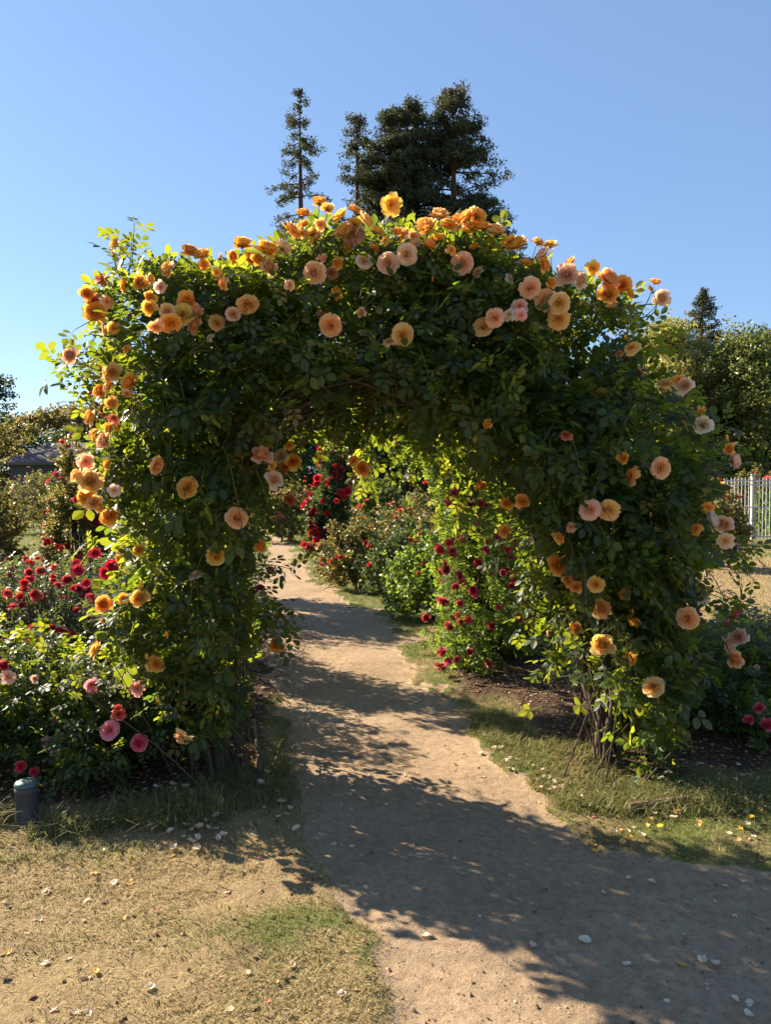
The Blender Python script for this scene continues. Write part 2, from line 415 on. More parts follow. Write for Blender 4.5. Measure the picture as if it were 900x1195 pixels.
def zones(x, y):
    j = .07 * sn(x, y, 5, 1) + .035 * sn(x, y, 17, 2) + .02 * sn(x, y, 50, 3)
    j = j * np.clip(y / 4, .6, 2.5)
    l = np.interp(y, LE[:, 0], LE[:, 1]); l = np.where(y < 2.21, -.01 + (2.21 - y) * .1, l)
    r = np.interp(y, RE[:, 0], RE[:, 1])
    dR = np.where(x > 1.0, np.maximum(3.06 - y, r - x), r - x); dR = np.where(y < 2.9, np.maximum(dR, 1.0), dR)
    d = np.minimum(x - l, dR) + j                       # >0 inside
    path = smooth(-.05, .05, d)
    # beds of mulch under the roses
    m1 = smooth(-.2, .2, (-1.05 - x) + .15 * sn(x, y, 4, 4)) * smooth(3.5, 3.75, y + .1 * sn(x, y, 6, 5)) * smooth(10.0, 9.0, y)
    m1 = np.maximum(m1, smooth(-1.35, -1.15, x) * smooth(-.72, -.9, x + .06 * sn(x, y, 7, 15)) * smooth(4.2, 4.35, y) * smooth(9.2, 9., y))
    m2 = smooth(.95, 1.1, x + .1 * sn(x, y, 5, 6)) * smooth(4.0, 4.2, y + .1 * sn(x, y, 6, 7)) * smooth(6.6, 6.2, y) * smooth(4.5, 4.0, x)
    m3 = smooth(.45, .7, x) * smooth(5.4, 5.7, y) * smooth(9.5, 9, y) * smooth(3.6, 3.3, x)
    mulch = np.clip(np.maximum(np.maximum(m1, m2), m3), 0, 1)
    # green: edges of the path, far lawns; the rest is dry
    edge = smooth(-.75, -.1, d) * smooth(3.5, 3.9, y)
    gr = .32 + .3 * sn(x, y, 2.1, 8) + .2 * sn(x, y, 7, 9)
    gr = gr + .28 * edge
    gr = gr + .6 * np.exp(-(((x + .42) / .35) ** 2 + ((y - 2.62) / .28) ** 2)) - .45 * smooth(3.6, 3.2, y) * smooth(0, -.3, x)
    gr = gr + .5 * smooth(1.0, 1.4, x) * smooth(4.4, 4.1, y)
    farL = smooth(8, 10, y) * smooth(2.5, 0, x)
    gr = gr + .6 * farL
    dryR = smooth(2.5, 3.5, x) * smooth(6.5, 7.5, y) * smooth(17.5, 14, y)
    gr = gr - .7 * dryR + .35 * smooth(15.5, 17.5, y) * smooth(2.5, 3.5, x)
    return path, np.clip(gr, 0, 1), mulch
def height(x, y):
    p, g, m = zones(x, y)
    near = smooth(40, 10, y)
    h = .012 * sn(x, y, 3, 11) + .005 * sn(x, y, 8, 21) * p + .005 * sn(x, y, 14, 12) + .0022 * sn(x, y, 55, 13) * smooth(9, 5, y)
    return near * (h - .02 * p + .03 * m)

def axis(dense0, dense1, step, lo, hi, grow=1.12):
    a = list(np.arange(dense0, dense1, step)); s = step; v = a[-1]
    while v < hi: s *= grow; v += s; a.append(v)
    s = step; v = a[0]; b = []
    while v > lo: s *= grow; v -= s; b.append(v)
    return np.array(b[::-1] + a)
gx = axis(-2.6, 2.8, .022, -500, 500, 1.06); gy = axis(1.6, 7.5, .022, -30, 900, 1.035)
GX, GY = np.meshgrid(gx, gy); nx, ny = len(gx), len(gy)
gv = np.stack([GX.ravel(), GY.ravel(), height(GX.ravel(), GY.ravel())], 1)
zp, zg, zm = zones(gv[:, 0], gv[:, 1])
ii, jj = np.meshgrid(np.arange(nx - 1), np.arange(ny - 1)); a0 = (jj * nx + ii).ravel()
gf = np.stack([a0, a0 + 1, a0 + nx + 1, a0 + nx], 1)

def earth_mat():
    n = NT('earth'); p = n.pos()
    path, green, mulch = n.attr('path'), n.attr('green'), n.attr('mulch')
    # dirt
    f1 = n.noise(1.3, 5, .6, p); f2 = n.noise(26, 6, .75, p); f3 = n.noise(150, 3, .7, p)
    dirt = n.ramp(f1, [(.3, (.30, .215, .137)), (.7, (.40, .295, .192))])
    dirt = n.mix(n.maprange(f2, .42, .62, 0, .55), dirt, (.17, .115, .078))
    dirt = n.mix(n.maprange(f3, .55, .75, 0, .6), dirt, (.42, .33, .24))
    # straw and turf
    g1 = n.noise(5, 6, .7, p); g2 = n.noise(70, 5, .8, p, .6)
    dry = n.ramp(g2, [(.3, (.12, .085, .045)), (.5, (.27, .2, .105)), (.7, (.42, .33, .18))])
    grn = n.ramp(g2, [(.3, (.06, .075, .02)), (.55, (.12, .15, .04)), (.75, (.2, .22, .075))])
    gm = n.math('ADD', green, n.maprange(g1, .3, .7, -.35, .35))
    turf = n.mix(n.maprange(gm, .35, .75), dry, grn)
    m1 = n.noise(40, 6, .8, p)
    mul = n.ramp(m1, [(.35, (.03, .02, .014)), (.55, (.085, .055, .036)), (.72, (.2, .14, .095))])
    soil = n.mix(n.maprange(f2, .4, .65, 0, .6), (.24, .165, .1, 1), (.13, .09, .06, 1))
    turf = n.mix(n.maprange(n.noise(3.3, 7, .75, p, .3), .5, .64, 0, .85), turf, soil)
    c = n.mix(mulch, turf, mul)
    pm = n.maprange(n.math('ADD', path, n.maprange(n.noise(9, 6, .75, p), .3, .7, -.3, .3)), .4, .6)
    c = n.mix(pm, c, dirt)
    h = n.math('ADD', n.math('MULTIPLY', f2, .9), n.math('MULTIPLY', g2, .8))
    h = n.math('ADD', h, n.math('MULTIPLY', f3, .35))
    return n.surf(n.principled(c, .95, n.bump(h, .75, .016), .1))
M['earth'] = earth_mat()
fc = zp[gf].mean(1)
near_rows = (gv[gf[:, 0], 1] < 42) & (gv[gf[:, 0], 1] > -3)
isp = (fc > .5) & near_rows
def submesh(name, sel):
    f = gf[sel]; u, inv = np.unique(f, return_inverse=True)
    return mesh(name, gv[u], [inv.reshape(f.shape)], M['earth'], {'path': zp[u], 'green': zg[u], 'mulch': zm[u]}, smooth=True)
tag(link('ground', submesh('ground', ~isp)), 'dry straw coloured turf and dark mulched rose beds spreading to the trees', 'ground', kind='structure')
tag(link('path', submesh('path', isp)), 'bare brown dirt path running under the rose arch', 'path', kind='structure')

# ------------------------------------------------------------------ grass, litter, crumbs (nobody could count these)
def grass_mat(name, a, b, tr, trn):
    return leaf_mat(name, [(0, a), (1, b)], tr, trn, .6, .2)
M['grass_green'] = grass_mat('grass_green', (.055, .075, .022), (.26, .23, .1), [(.2, .26, .05), (.4, .38, .12)], .3)
M['grass_dry'] = grass_mat('grass_dry', (.17, .14, .055), (.50, .39, .2), [(.4, .3, .12), (.5, .4, .2)], .25)
def blades(name, X, Y, hgt, wid, lean, mat):
    n = len(X); z = height(X, Y)
    a = rng.uniform(0, 6.28, n); d = np.stack([np.cos(a), np.sin(a), 0 * a], 1); s = np.stack([-np.sin(a), np.cos(a), 0 * a], 1)
    P = np.stack([X, Y, z - .003], 1); up = np.array([0, 0, 1.0]); L = (lean * rng.uniform(.3, 1.3, n))[:, None]; h = hgt[:, None]; w_ = wid[:, None]
    p1 = P + up * h * .55 + d * L * h * .35; p2 = P + up * h * np.clip(1 - .25 * L, .3, 1) + d * L * h
    V = np.stack([P - s * w_, P + s * w_, p1 + s * w_ * .8, p1 - s * w_ * .8, p2], 1).reshape(-1, 3)
    o = (np.arange(n) * 5)[:, None]
    return mesh(name, V, [o + np.array([[0, 1, 2, 3]]), o + np.array([[3, 2, 4]])], mat, {'rnd': np.repeat(rng.random(n), 5), 'rnd2': np.repeat(rng.random(n), 5)})
def scatter(n, x0, x1, y0, y1, power=1.0):
    y = y0 + (y1 - y0) * rng.random(n) ** power
    x = rng.uniform(x0, x1, n)
    return x, y
def wedge(n, y0, y1, power=1.6, sl=.60, pad=.3):
    y = y0 + (y1 - y0) * rng.random(n) ** power; h = sl * y + pad
    return rng.uniform(-1, 1, n) * h, y
x, y = wedge(330000, 1.7, 7.0, 1.3); p, g, m = zones(x, y); k = rng.random(len(x))
thick = .55 + .45 * sn(x, y, 5, 77) + .3 * sn(x, y, 16, 78)
dry = (p < .5) & (m < .4) & (k > g * .9) & (rng.random(len(x)) < thick) | (p < .97) & (p >= .5) & (k > .92)
xd, yd = x[dry], y[dry]
tag(link('dry_grass', blades('dry_grass', xd, yd, rng.uniform(.007, .022, len(xd)) * (1 + 1.3 * (rng.random(len(xd)) > .93)), rng.uniform(.0008, .0019, len(xd)), np.full(len(xd), 1.9), M['grass_dry'])),
    'short straw coloured grass lying flat over the bare ground', 'grass', kind='stuff')
grn = (p < .6) & (m < .6) & (k < g * .75)
xg, yg = x[grn], y[grn]
tall = np.clip(.5 + .5 * sn(xg, yg, 6, 31), 0, 1) * smooth(3.3, 3.9, yg) * smooth(-.1, .05, -(np.abs(xg - .2) - 3))
parts_x, parts_y, ph_, pw_ = [xg], [yg], [rng.uniform(.012, .03, len(xg)) + tall * rng.uniform(.0, .035, len(xg))], [rng.uniform(.0009, .002, len(xg))]
# long uncut tufts along the beds
def tuft_area(n, cx, cy, rx, ry, hmin, hmax):
    a = rng.uniform(0, 6.28, n); r = np.sqrt(rng.random(n)); X = cx + rx * r * np.cos(a); Y = cy + ry * r * np.sin(a)
    X = X + .03 * sn(X, Y, 40, 41); pz, _, _ = zones(X, Y); kk = (pz < .7) & (np.hypot(X - gnd(31, 962)[0], Y - gnd(31, 962)[1] + .06) > .12); X, Y = X[kk], Y[kk]
    parts_x.append(X); parts_y.append(Y); ph_.append(rng.uniform(hmin, hmax, len(X))); pw_.append(rng.uniform(.0015, .003, len(X)))
tuft_area(1500, -.78, 3.8, .34, .22, .02, .07); tuft_area(1000, -.6, 4.6, .1, .6, .03, .1); tuft_area(700, -1.05, 3.55, .3, .15, .05, .17)
tuft_area(900, -1.75, 3.42, .45, .12, .05, .17); tuft_area(500, -1.5, 3.2, .5, .12, .02, .07)
tuft_area(2000, 1.0, 4.15, .30, .45, .02, .08); tuft_area(1600, 1.45, 3.7, .6, .16, .04, .12); tuft_area(900, 2.1, 3.85, .4, .12, .05, .13); tuft_area(1200, .75, 4.9, .2, .4, .03, .09)
X, Y = np.concatenate(parts_x), np.concatenate(parts_y)
tag(link('green_grass', blades('green_grass', X, Y, np.concatenate(ph_), np.concatenate(pw_), np.full(len(X), 1.3), M['grass_green'])),
    'green grass growing in tufts along both edges of the path', 'grass', kind='stuff')
x, y = wedge(150000, 7.0, 26, 1.5); p, g, m = zones(x, y); k = rng.random(len(x)); keep = (p < .5) & (m < .5); x, y, g, k = x[keep], y[keep], g[keep], k[keep]
gm_ = k < g * 1.1
for nm, sel, mt, lb in (('far_green_grass', gm_, M['grass_green'], 'sunlit green lawn grass beyond the rose arch'), ('far_dry_grass', ~gm_, M['grass_dry'], 'yellowed lawn grass in front of the white fence')):
    xx, yy = x[sel], y[sel]; sc = np.clip(yy / 8, 1, 3)
    tag(link(nm, blades(nm, xx, yy, rng.uniform(.015, .045, len(xx)) * np.sqrt(sc), rng.uniform(.002, .004, len(xx)) * sc, np.full(len(xx), .9), mt)), lb, 'grass', kind='stuff')

# crumbs of soil on the path, leaf litter in the beds
def flakes(name, X, Y, size, mat, lift=.002, crumple=.4):
    n = len(X); z = height(X, Y); a = rng.uniform(0, 6.28, n)
    base = np.array([(-.5, -.1, 0), (0, -.35, .1), (.5, 0, 0), (.05, .38, .1), (0, 0, .25)])
    V = np.repeat(base[None], n, 0) + rng.normal(0, .12, (n, 5, 3)); V[:, :, 2] = np.abs(V[:, :, 2]) * crumple * 2
    c, s_ = np.cos(a)[:, None], np.sin(a)[:, None]
    V = np.stack([V[..., 0] * c - V[..., 1] * s_, V[..., 0] * s_ + V[..., 1] * c, V[..., 2]], -1) * size[:, None, None]
    V += np.stack([X, Y, z + lift - .001], 1)[:, None, :]
    o = (np.arange(n) * 5)[:, None]
    fs = np.concatenate([o + np.array([[0, 1, 4]]), o + np.array([[1, 2, 4]]), o + np.array([[2, 3, 4]]), o + np.array([[3, 0, 4]])])
    return mesh(name, V.reshape(-1, 3), [fs], mat, {'rnd': np.repeat(rng.random(n), 5), 'rnd2': np.repeat(rng.random(n), 5)})
def ramp_mat(name, stops, rough=.9):
    n = NT(name); return n.surf(n.principled(n.ramp(n.attr('rnd'), stops), rough, spec=.15))
M['crumb'] = ramp_mat('soil_crumbs', [(0, (.10, .07, .045)), (.5, (.26, .18, .12)), (1, (.45, .36, .27))])
M['litter'] = ramp_mat('litter_leaf', [(0, (.05, .03, .02)), (.5, (.16, .09, .05)), (.8, (.33, .22, .12)), (.93, (.45, .12, .10)), (1, (.62, .5, .36))], .8)
x, y = wedge(36000, 1.75, 8, 1.4); p, g, m = zones(x, y); k = (p > .4)
tag(link('soil_crumbs', flakes('soil_crumbs', x[k], y[k], rng.uniform(.002, .008, k.sum()) * (1 + 1.2 * (rng.random(k.sum()) > .97)), M['crumb'], 0, .9)), 'loose crumbs of dry soil and grit on the path', 'soil', kind='stuff')
x, y = wedge(52000, 2.0, 9, 1.2, .62); p, g, m = zones(x, y); kk = rng.random(len(x)); k = (m > .4) | ((p < .5) & (kk < .045)) | ((p >= .5) & (kk < .008))
tag(link('leaf_litter', flakes('leaf_litter', x[k], y[k], rng.uniform(.008, .03, k.sum()), M['litter'], .003, .5)), 'brown fallen leaves and faded petals strewn over the rose beds', 'litter', kind='stuff')

# ------------------------------------------------------------------ main arch: outline, iron frame, two climbing roses
Pc = 4.2       # distance of the arch's middle
OUT = [(185, 905), (172, 800), (120, 750), (118, 690), (138, 645), (102, 575), (112, 500), (122, 455), (112, 410), (106, 350), (140, 300), (230, 312), (300, 300), (370, 262), (450, 266), (540, 268),
       (600, 298), (680, 332), (765, 352), (762, 400), (750, 440), (800, 455), (830, 500), (838, 552), (835, 618), (832, 675), (795, 720), (832, 770), (820, 830), (790, 885)]
outp = [np.array([(px - 450) * Pc / F, CAM_H - (py - 570.5) * Pc / F]) for px, py in OUT]
INN = [(1.22, .0), (1.2, .3), (1.08, .62), (1.0, .95), (.92, 1.25), (.80, 1.6), (.58, 1.9), (.3, 2.10), (.0, 2.20), (-.3, 2.16), (-.52, 2.0), (-.63, 1.7), (-.64, 1.2), (-.62, .8), (-.72, .5), (-.9, .3), (-.95, .0)]
INN_HI = INN
INN = [(1.22, .0), (1.2, .3), (1.08, .62), (1.0, .95), (.90, 1.25), (.76, 1.5), (.52, 1.78), (.3, 1.93), (.0, 2.01), (-.3, 1.99), (-.56, 1.88), (-.74, 1.6), (-.84, 1.2), (-.84, .8), (-.88, .5), (-.95, .3), (-.97, .0)]
poly = np.array([tuple(p) for p in outp] + INN)
def inside(P, pl):
    x, y = P[:, 0], P[:, 1]; c = np.zeros(len(P), bool); j = len(pl) - 1
    for i in range(len(pl)):
        xi, yi = pl[i]; xj, yj = pl[j]
        t = ((yi > y) != (yj > y)) & (x < (xj - xi) * (y - yi) / (yj - yi + 1e-12) + xi); c ^= t; j = i
    return c
def seg_dist(P, pl):
    best = np.full(len(P), 9.0); vec = np.zeros((len(P), 2))
    for a, b in zip(pl[:-1], pl[1:]):
        a, b = np.array(a), np.array(b); ab = b - a; t = np.clip(((P - a) @ ab) / (ab @ ab), 0, 1); q = a + t[:, None] * ab
        d = np.linalg.norm(P - q, axis=1); k = d < best; best[k] = d[k]; vec[k] = (q - P)[k]
    return best, vec
TH = R(3)
def arch_to_world(u, v, z):
    """u across, v along the path"""
    return np.stack([u + v * (-.10) , 4.2 + v + u * math.tan(TH), z], -1)
def sample_arch(n):
    out = []
    while sum(len(o) for o in out) < n:
        P = np.stack([rng.uniform(-1.8, 2.05, n), rng.uniform(0.05, 3.2, n)], 1); P = P[inside(P, poly)]
        do, vo = seg_dist(P, outp); di, vi = seg_dist(P, INN)
        k = (do > .10) & (di > .04); P, do, vo, di, vi = P[k], do[k], vo[k], di[k], vi[k]
        # bare stems low on the right pillar, thin foot on the left
        low = np.where(P[:, 0] > .5, smooth(.4, .85, P[:, 1] + .6 * smooth(1.3, 1.6, P[:, 0])), smooth(.05, .45, P[:, 1]))
        k = rng.random(len(P)) < low * np.where((P[:, 0] < -1.15) & (P[:, 1] < 2.5), .62, 1.0)
        P, do, vo, di, vi = P[k], do[k], vo[k], di[k], vi[k]
        th = .35 * np.clip((do / .35), .15, 1) ** .5
        v = rng.uniform(-1, 1, len(P)); v = np.sign(v) * np.abs(v) ** .6 * th          # denser shells front and back
        k = ~((v < -.02) & inside(P, np.array(INN_HI))); P, v, do, vo, di, vi, th = [q[k] for q in (P, v, do, vo, di, vi, th)]
        W = arch_to_world(P[:, 0], v, P[:, 1])
        nz = vnoise(W, 2.6, 3)
        k = nz + rng.normal(0, .12, len(P)) > -.24; P, v, W, do, vo, di, vi, th = [q[k] for q in (P, v, W, do, vo, di, vi, th)]
        wo = np.exp(-do / .25)[:, None]; wi = np.exp(-di / .2)[:, None]
        dir2 = norm(vo) * wo * 1.2 + norm(vi) * wi * .5
        D = np.stack([dir2[:, 0], 1.0 * np.sign(v) * np.abs(v / np.maximum(th, .05)) ** 1.5, dir2[:, 1]], 1) + rng.normal(0, .45, (len(P), 3)) + np.array([0, 0, .15])
        out.append(np.concatenate([W, D, P, do[:, None]], 1))
    return np.concatenate(out)[:n]
A = sample_arch(2950)
L = rng.uniform(.14, .36, len(A)); g_ = np.where(A[:, 7] < 2.2, rng.uniform(.1, .9, len(A)), rng.uniform(0, .5, len(A)))
outk = np.array([((px - 450) * 4.2 / F, CAM_H - (py - 570.5) * 4.2 / F) for px, py in OUT] + [(1.3, -.5), (-1.2, -.5)])
stray = rng.random(len(A)) < .05
for _ in range(4):
    e = A[:, :3] + norm(A[:, 3:6]) * (L + .07)[:, None]; e[:, 2] -= g_ * L
    sc = 4.2 / e[:, 1]
    o_ = ~inside(np.stack([e[:, 0] * sc, CAM_H + (e[:, 2] - CAM_H) * sc], 1), outk) & ~stray
    L = np.where(o_, L * .6, L)
keepA = ~(o_ & (L < .05)); A, L, g_ = A[keepA], L[keepA], g_[keepA]
stems, LP, LD, LN = grow_shoots(A[:, :3], A[:, 3:6], L, 6, g_)
side = np.repeat((A[:, 6] > .12), 6)
# keep the shoots out of the walkway
def in_walk(P, m=.0):
    u = P[:, 0] + (P[:, 1] - 4.28) * .10; pl = [(a * 0.96 + .005, b - .05) for a, b in INN]
    return inside(np.stack([u, P[:, 2]], 1), pl)
bad = in_walk(LP) & (rng.random(len(LP)) < .8) | (LP[:, 2] < .04)

ROOT_L, ROOT_R = np.array([-.98, 4.2, 0]), np.array([1.38, 4.2, 0])
# ---- where the flowers are: (x, y, radius in px, colour, kind)
FL = """135,286,7,gold,c;132,298,4,gold,b;173,308,4,brown,b;118,326,8,copper,l;146,333,8,orange,c;196,314,8,apricot,c;174,325,6,apricot,c;187,335,7,shell,l;221,294,9,orange,c;237,298,8,orange,c;238,309,6,orange,l;
282,286,10,orange,c;270,299,7,orange,c;293,303,9,orange,c;257,302,5,apricot,b;108,350,8,copper,l;111,365,11,orange,c;125,352,7,peach,l;132,383,7,apricot,l;120,386,6,peach,l;82,415,8,peach,c;84,401,4,brown,b;121,403,5,yellow,b;147,407,5,orange,l;
117,431,5,orange,b;128,439,9,orange,c;117,457,8,orange,c;126,453,6,apricot,c;152,447,10,orange,c;148,459,6,peach,l;105,487,8,gold,c;195,363,8,apricot,o;218,352,10,orange,c;213,367,11,gold,o;199,377,11,orange,o;228,379,9,apricot,c;182,381,8,peach,l;230,363,7,peach,c;
253,377,9,apricot,o;272,367,8,peach,o;289,355,12,apricot,o;245,394,5,shell,l;132,488,6,copper,l;128,500,8,orange,c;138,498,6,orange,c;122,515,9,peach,c;108,515,5,orange,b;100,539,9,peach,l;125,542,6,orange,c;105,562,13,apricot,c;90,555,8,apricot,c;100,580,9,orange,c;
133,572,7,white,l;128,603,10,orange,c;117,592,6,orange,c;182,543,10,apricot,o;219,569,12,orange,o;276,605,12,apricot,o;252,649,10,gold,o;282,652,4,yellow,b;228,672,9,shell,l;138,657,7,orange,b;163,698,9,gold,c;165,687,6,gold,b;120,705,9,orange,c;143,698,6,gold,l;120,728,4,orange,b;
195,745,6,orange,b;112,758,9,gold,c;172,770,6,orange,b;182,775,9,gold,c;186,822,5,orange,b;213,860,11,peach,l;253,834,4,orange,b;304,532,13,peach,c;328,533,7,white,c;338,520,5,orange,l;318,544,6,orange,l;332,547,7,orange,c;342,539,8,orange,c;320,560,9,shell,c;338,583,8,brown,l;
303,637,7,orange,c;322,753,8,orange,c;423,547,8,orange,c;413,538,6,orange,l;312,292,11,orange,c;330,290,10,peach,c;300,303,7,orange,c;313,312,9,peach,c;339,270,10,orange,c;355,250,8,orange,c;355,262,6,orange,c;373,237,8,orange,c;382,244,7,apricot,c;398,253,10,gold,c;414,246,8,orange,c;
426,258,9,apricot,c;413,273,12,pink,o;457,239,12,gold,l;440,270,7,orange,c;437,290,7,orange,l;425,305,9,pink,o;367,318,13,peach,o;387,318,7,brown,l;395,307,6,orange,c;375,302,5,peach,c;338,333,6,peach,l;392,342,6,orange,c;386,380,13,apricot,o;375,367,5,brown,c;422,365,5,peach,c;
453,307,11,pink,o;475,297,11,pink,o;465,271,6,orange,c;450,281,5,orange,l;482,276,8,peach,l;470,391,13,apricot,o;454,399,7,peach,l;497,263,11,orange,c;513,252,11,apricot,c;524,264,10,orange,c;500,286,8,orange,c;512,280,9,orange,c;527,292,6,gold,l;540,307,12,peach,o;535,257,8,orange,c;
545,255,10,orange,c;557,253,10,orange,c;563,266,9,orange,c;578,271,11,apricot,c;595,281,8,orange,c;553,288,5,orange,l;558,318,5,pink,c;505,328,4,orange,b;564,382,10,apricot,o;578,371,10,peach,o;595,367,7,white,l;595,325,6,white,l;570,495,5,orange,c;605,286,11,orange,c;628,284,7,orange,c;
642,287,7,gold,c;635,298,9,pink,c;635,309,7,orange,c;667,306,6,orange,c;692,313,8,gold,l;662,321,11,shell,c;677,327,8,white,c;643,330,6,orange,c;710,327,14,apricot,c;727,333,9,orange,c;710,343,10,orange,c;715,355,6,peach,l;735,343,6,orange,c;765,330,6,orange,c;762,340,6,brown,b;772,348,9,shell,c;
619,336,12,pink,o;637,350,12,peach,o;653,354,11,apricot,o;652,372,12,apricot,o;607,357,9,palepink,l;608,368,7,palepink,l;677,357,4,orange,b;732,397,5,orange,b;738,406,9,apricot,l;723,413,4,brown,l;658,398,4,peach,b;748,434,6,copper,l;777,448,9,apricot,l;793,443,7,orange,l;800,450,9,shell,c;
818,481,7,orange,l;821,496,9,white,c;850,515,5,orange,b;853,524,6,orange,c;856,538,9,palepink,c;661,508,7,copper,l;728,535,6,orange,c;737,556,11,apricot,l;771,546,12,peach,o;689,595,11,pink,o;711,595,11,apricot,o;610,585,7,orange,c;592,587,7,orange,c;562,568,6,orange,c;590,620,7,orange,c;
667,615,6,peach,l;652,628,8,orange,l;652,660,11,orange,c;663,678,6,orange,c;673,685,6,orange,c;696,682,9,gold,o;730,694,6,orange,c;702,710,10,apricot,c;741,723,11,gold,l;803,722,13,apricot,o;672,734,7,orange,c;703,753,12,apricot,c;737,768,8,orange,l;763,802,12,apricot,o;827,592,7,orange,l;
830,608,10,white,c;845,612,9,peach,c;813,617,7,orange,l;847,631,9,peach,l;858,637,7,palepink,l;820,698,8,white,l;862,743,9,palepink,c;850,754,9,pink,c;857,770,9,apricot,c;760,603,4,orange,b;640,742,4,peach,b"""
def add_leaf_sprays(name, root, rt, spots, mat, size=.05):
    P0, D, L, G = [], [], [], []
    for (x_, y_, z_, dx, dy, dz, ln, g1) in spots: P0.append((x_, y_, z_)); D.append((dx, dy, dz)); L.append(ln); G.append(g1)
    P0, D, L, G = np.array(P0, float), np.array(D, float), np.array(L, float), np.array(G, float)
    st, lp, ld, ln_ = grow_shoots(P0, D, L, 8, G)
    o = link(name, leaf_mesh(name, LEAF5, lp, ld, ln_, rng.uniform(size * .85, size * 1.15, len(lp)), mat, rt), root)
    return tubes(st - rt, np.tile(np.linspace(.004, .0018, 5), (len(st), 1)), 3)
# hanging sprays inside the opening and stray shoots on the outline
def sp(px, py, Y, dx, dz, ln, g1=.3, dy=0): p_ = at(px, py, Y); return (p_[0], p_[1], p_[2], dx, dy, dz, ln, g1)
SPR = {False: [sp(385, 478, 4.9, .5, -.4, .35), sp(430, 480, 4.8, .1, -.6, .38), sp(455, 490, 4.85, .3, -.6, .35), sp(410, 490, 4.9, .2, -.6, .3), sp(440, 500, 4.9, -.2, -.7, .3),
    sp(300, 690, 4.1, .6, -.15, .2, .5), sp(290, 700, 4.1, .8, -.2, .22, .5), sp(300, 660, 4.2, .7, .1, .2), sp(300, 600, 4.2, .7, .2, .18), sp(100, 425, 4.3, -.9, .25, .15, .1), sp(112, 430, 4.25, -1, -.3, .12), sp(135, 320, 4.3, -.1, 1, .2, 0),
    sp(150, 320, 4.3, .1, 1, .18, 0), sp(120, 440, 4.3, -.9, .6, .2, 0), sp(118, 640, 4.3, -.6, .3, .15), sp(300, 720, 4.2, .5, -.4, .2), sp(110, 480, 4.3, -.5, .6, .16)]}
SPR[True] = [sp(500, 495, 4.85, -.3, -.6, .35), sp(520, 505, 4.9, 0, -.7, .4), sp(545, 525, 4.9, -.1, -.7, .35), sp(560, 545, 4.85, 0, -.8, .32), sp(530, 500, 4.8, -.5, -.4, .3), sp(600, 600, 4.7, -.3, -.7, .3),
    sp(630, 650, 4.6, -.2, -.6, .25), sp(745, 380, 4.2, .9, 0, .25, .4), sp(750, 400, 4.2, .9, -.2, .2, .4), sp(840, 640, 4.2, .8, .1, .2), sp(835, 660, 4.15, .9, 0, .22, .4), sp(835, 690, 4.15, .8, -.2, .2, .5),
    sp(810, 690, 4.1, 1, 0, .3, .5), sp(850, 560, 4.3, .2, 1, .2, 0), sp(620, 690, 4.5, -.2, -.5, .2), sp(660, 745, 4.4, -.3, -.4, .2)]


ex = random.Random(4)
for i in range(18):
    x_ = ex.uniform(345, 640); FL += ';%d,%d,%.1f,%s,%s' % (x_, np.interp(x_, [345, 450, 540, 640], [268, 262, 264, 305]) + ex.uniform(-6, 26), ex.uniform(6, 9.5), ex.choice(('orange', 'gold', 'apricot')), ex.choice('ccl'))
for i in range(12):
    x_, y_ = ex.choice(((112, 350), (118, 440), (125, 470), (120, 520), (118, 600), (145, 640), (150, 320), (180, 350), (210, 320), (260, 320))); FL += ';%d,%d,%.1f,%s,%s' % (x_ + ex.uniform(-12, 18), y_ + ex.uniform(-14, 14), ex.uniform(5, 8.5), ex.choice(('orange', 'gold', 'apricot')), ex.choice('ccl'))
flowers = []
for q in FL.replace('\n', '').split(';'):
    a = q.split(','); flowers.append((float(a[0]), float(a[1]), min(float(a[2]), 11.5), a[3], {'o': 'open', 'c': 'cup', 'l': 'loose', 'b': 'bud'}[a[4]]))
good = ~bad
LPx, LPy, LPz = project(LP + LD * .055)
placed = []; ext_st = []; ext_leaf = []
kill = np.zeros(len(LP), bool)
for px, py, r, c, kd in flowers:
    d2 = (LPx - px) ** 2 + (LPy - py) ** 2
    k = (d2 < 15 ** 2) & good
    if k.sum() < 5: k = (d2 < 30 ** 2) & good
    Y = np.percentile(LP[k, 1], 8) - .07 if k.sum() >= 3 else 4.2
    Y = min(Y, 4.75)
    P = at(px, py, Y)
    # reach back into the plant
    dd = np.linalg.norm(A[:, :3] - (P + np.array([0, .1, -.05])), axis=1); q = A[dd.argmin(), :3]
    if dd.min() > .35 and k.sum() < 3:
        P = at(px, py, q[1]);
    placed.append((P, r * 1.09 * P[1] / F, c, kd, q))
    rr = r + 7
    kill |= (d2 < rr ** 2) & (LPz < P[1] + .03)
sel = good & ~kill
frame_y = 4.28
def flower_stem(P, face, q):
    a = P - face * .02; m = P - face * .14 + np.array([0, 0, -.03]); t = np.linspace(0, 1, 6)[:, None]
    return (1 - t) ** 2 * a + 2 * t * (1 - t) * m + t ** 2 * q
roots = {}
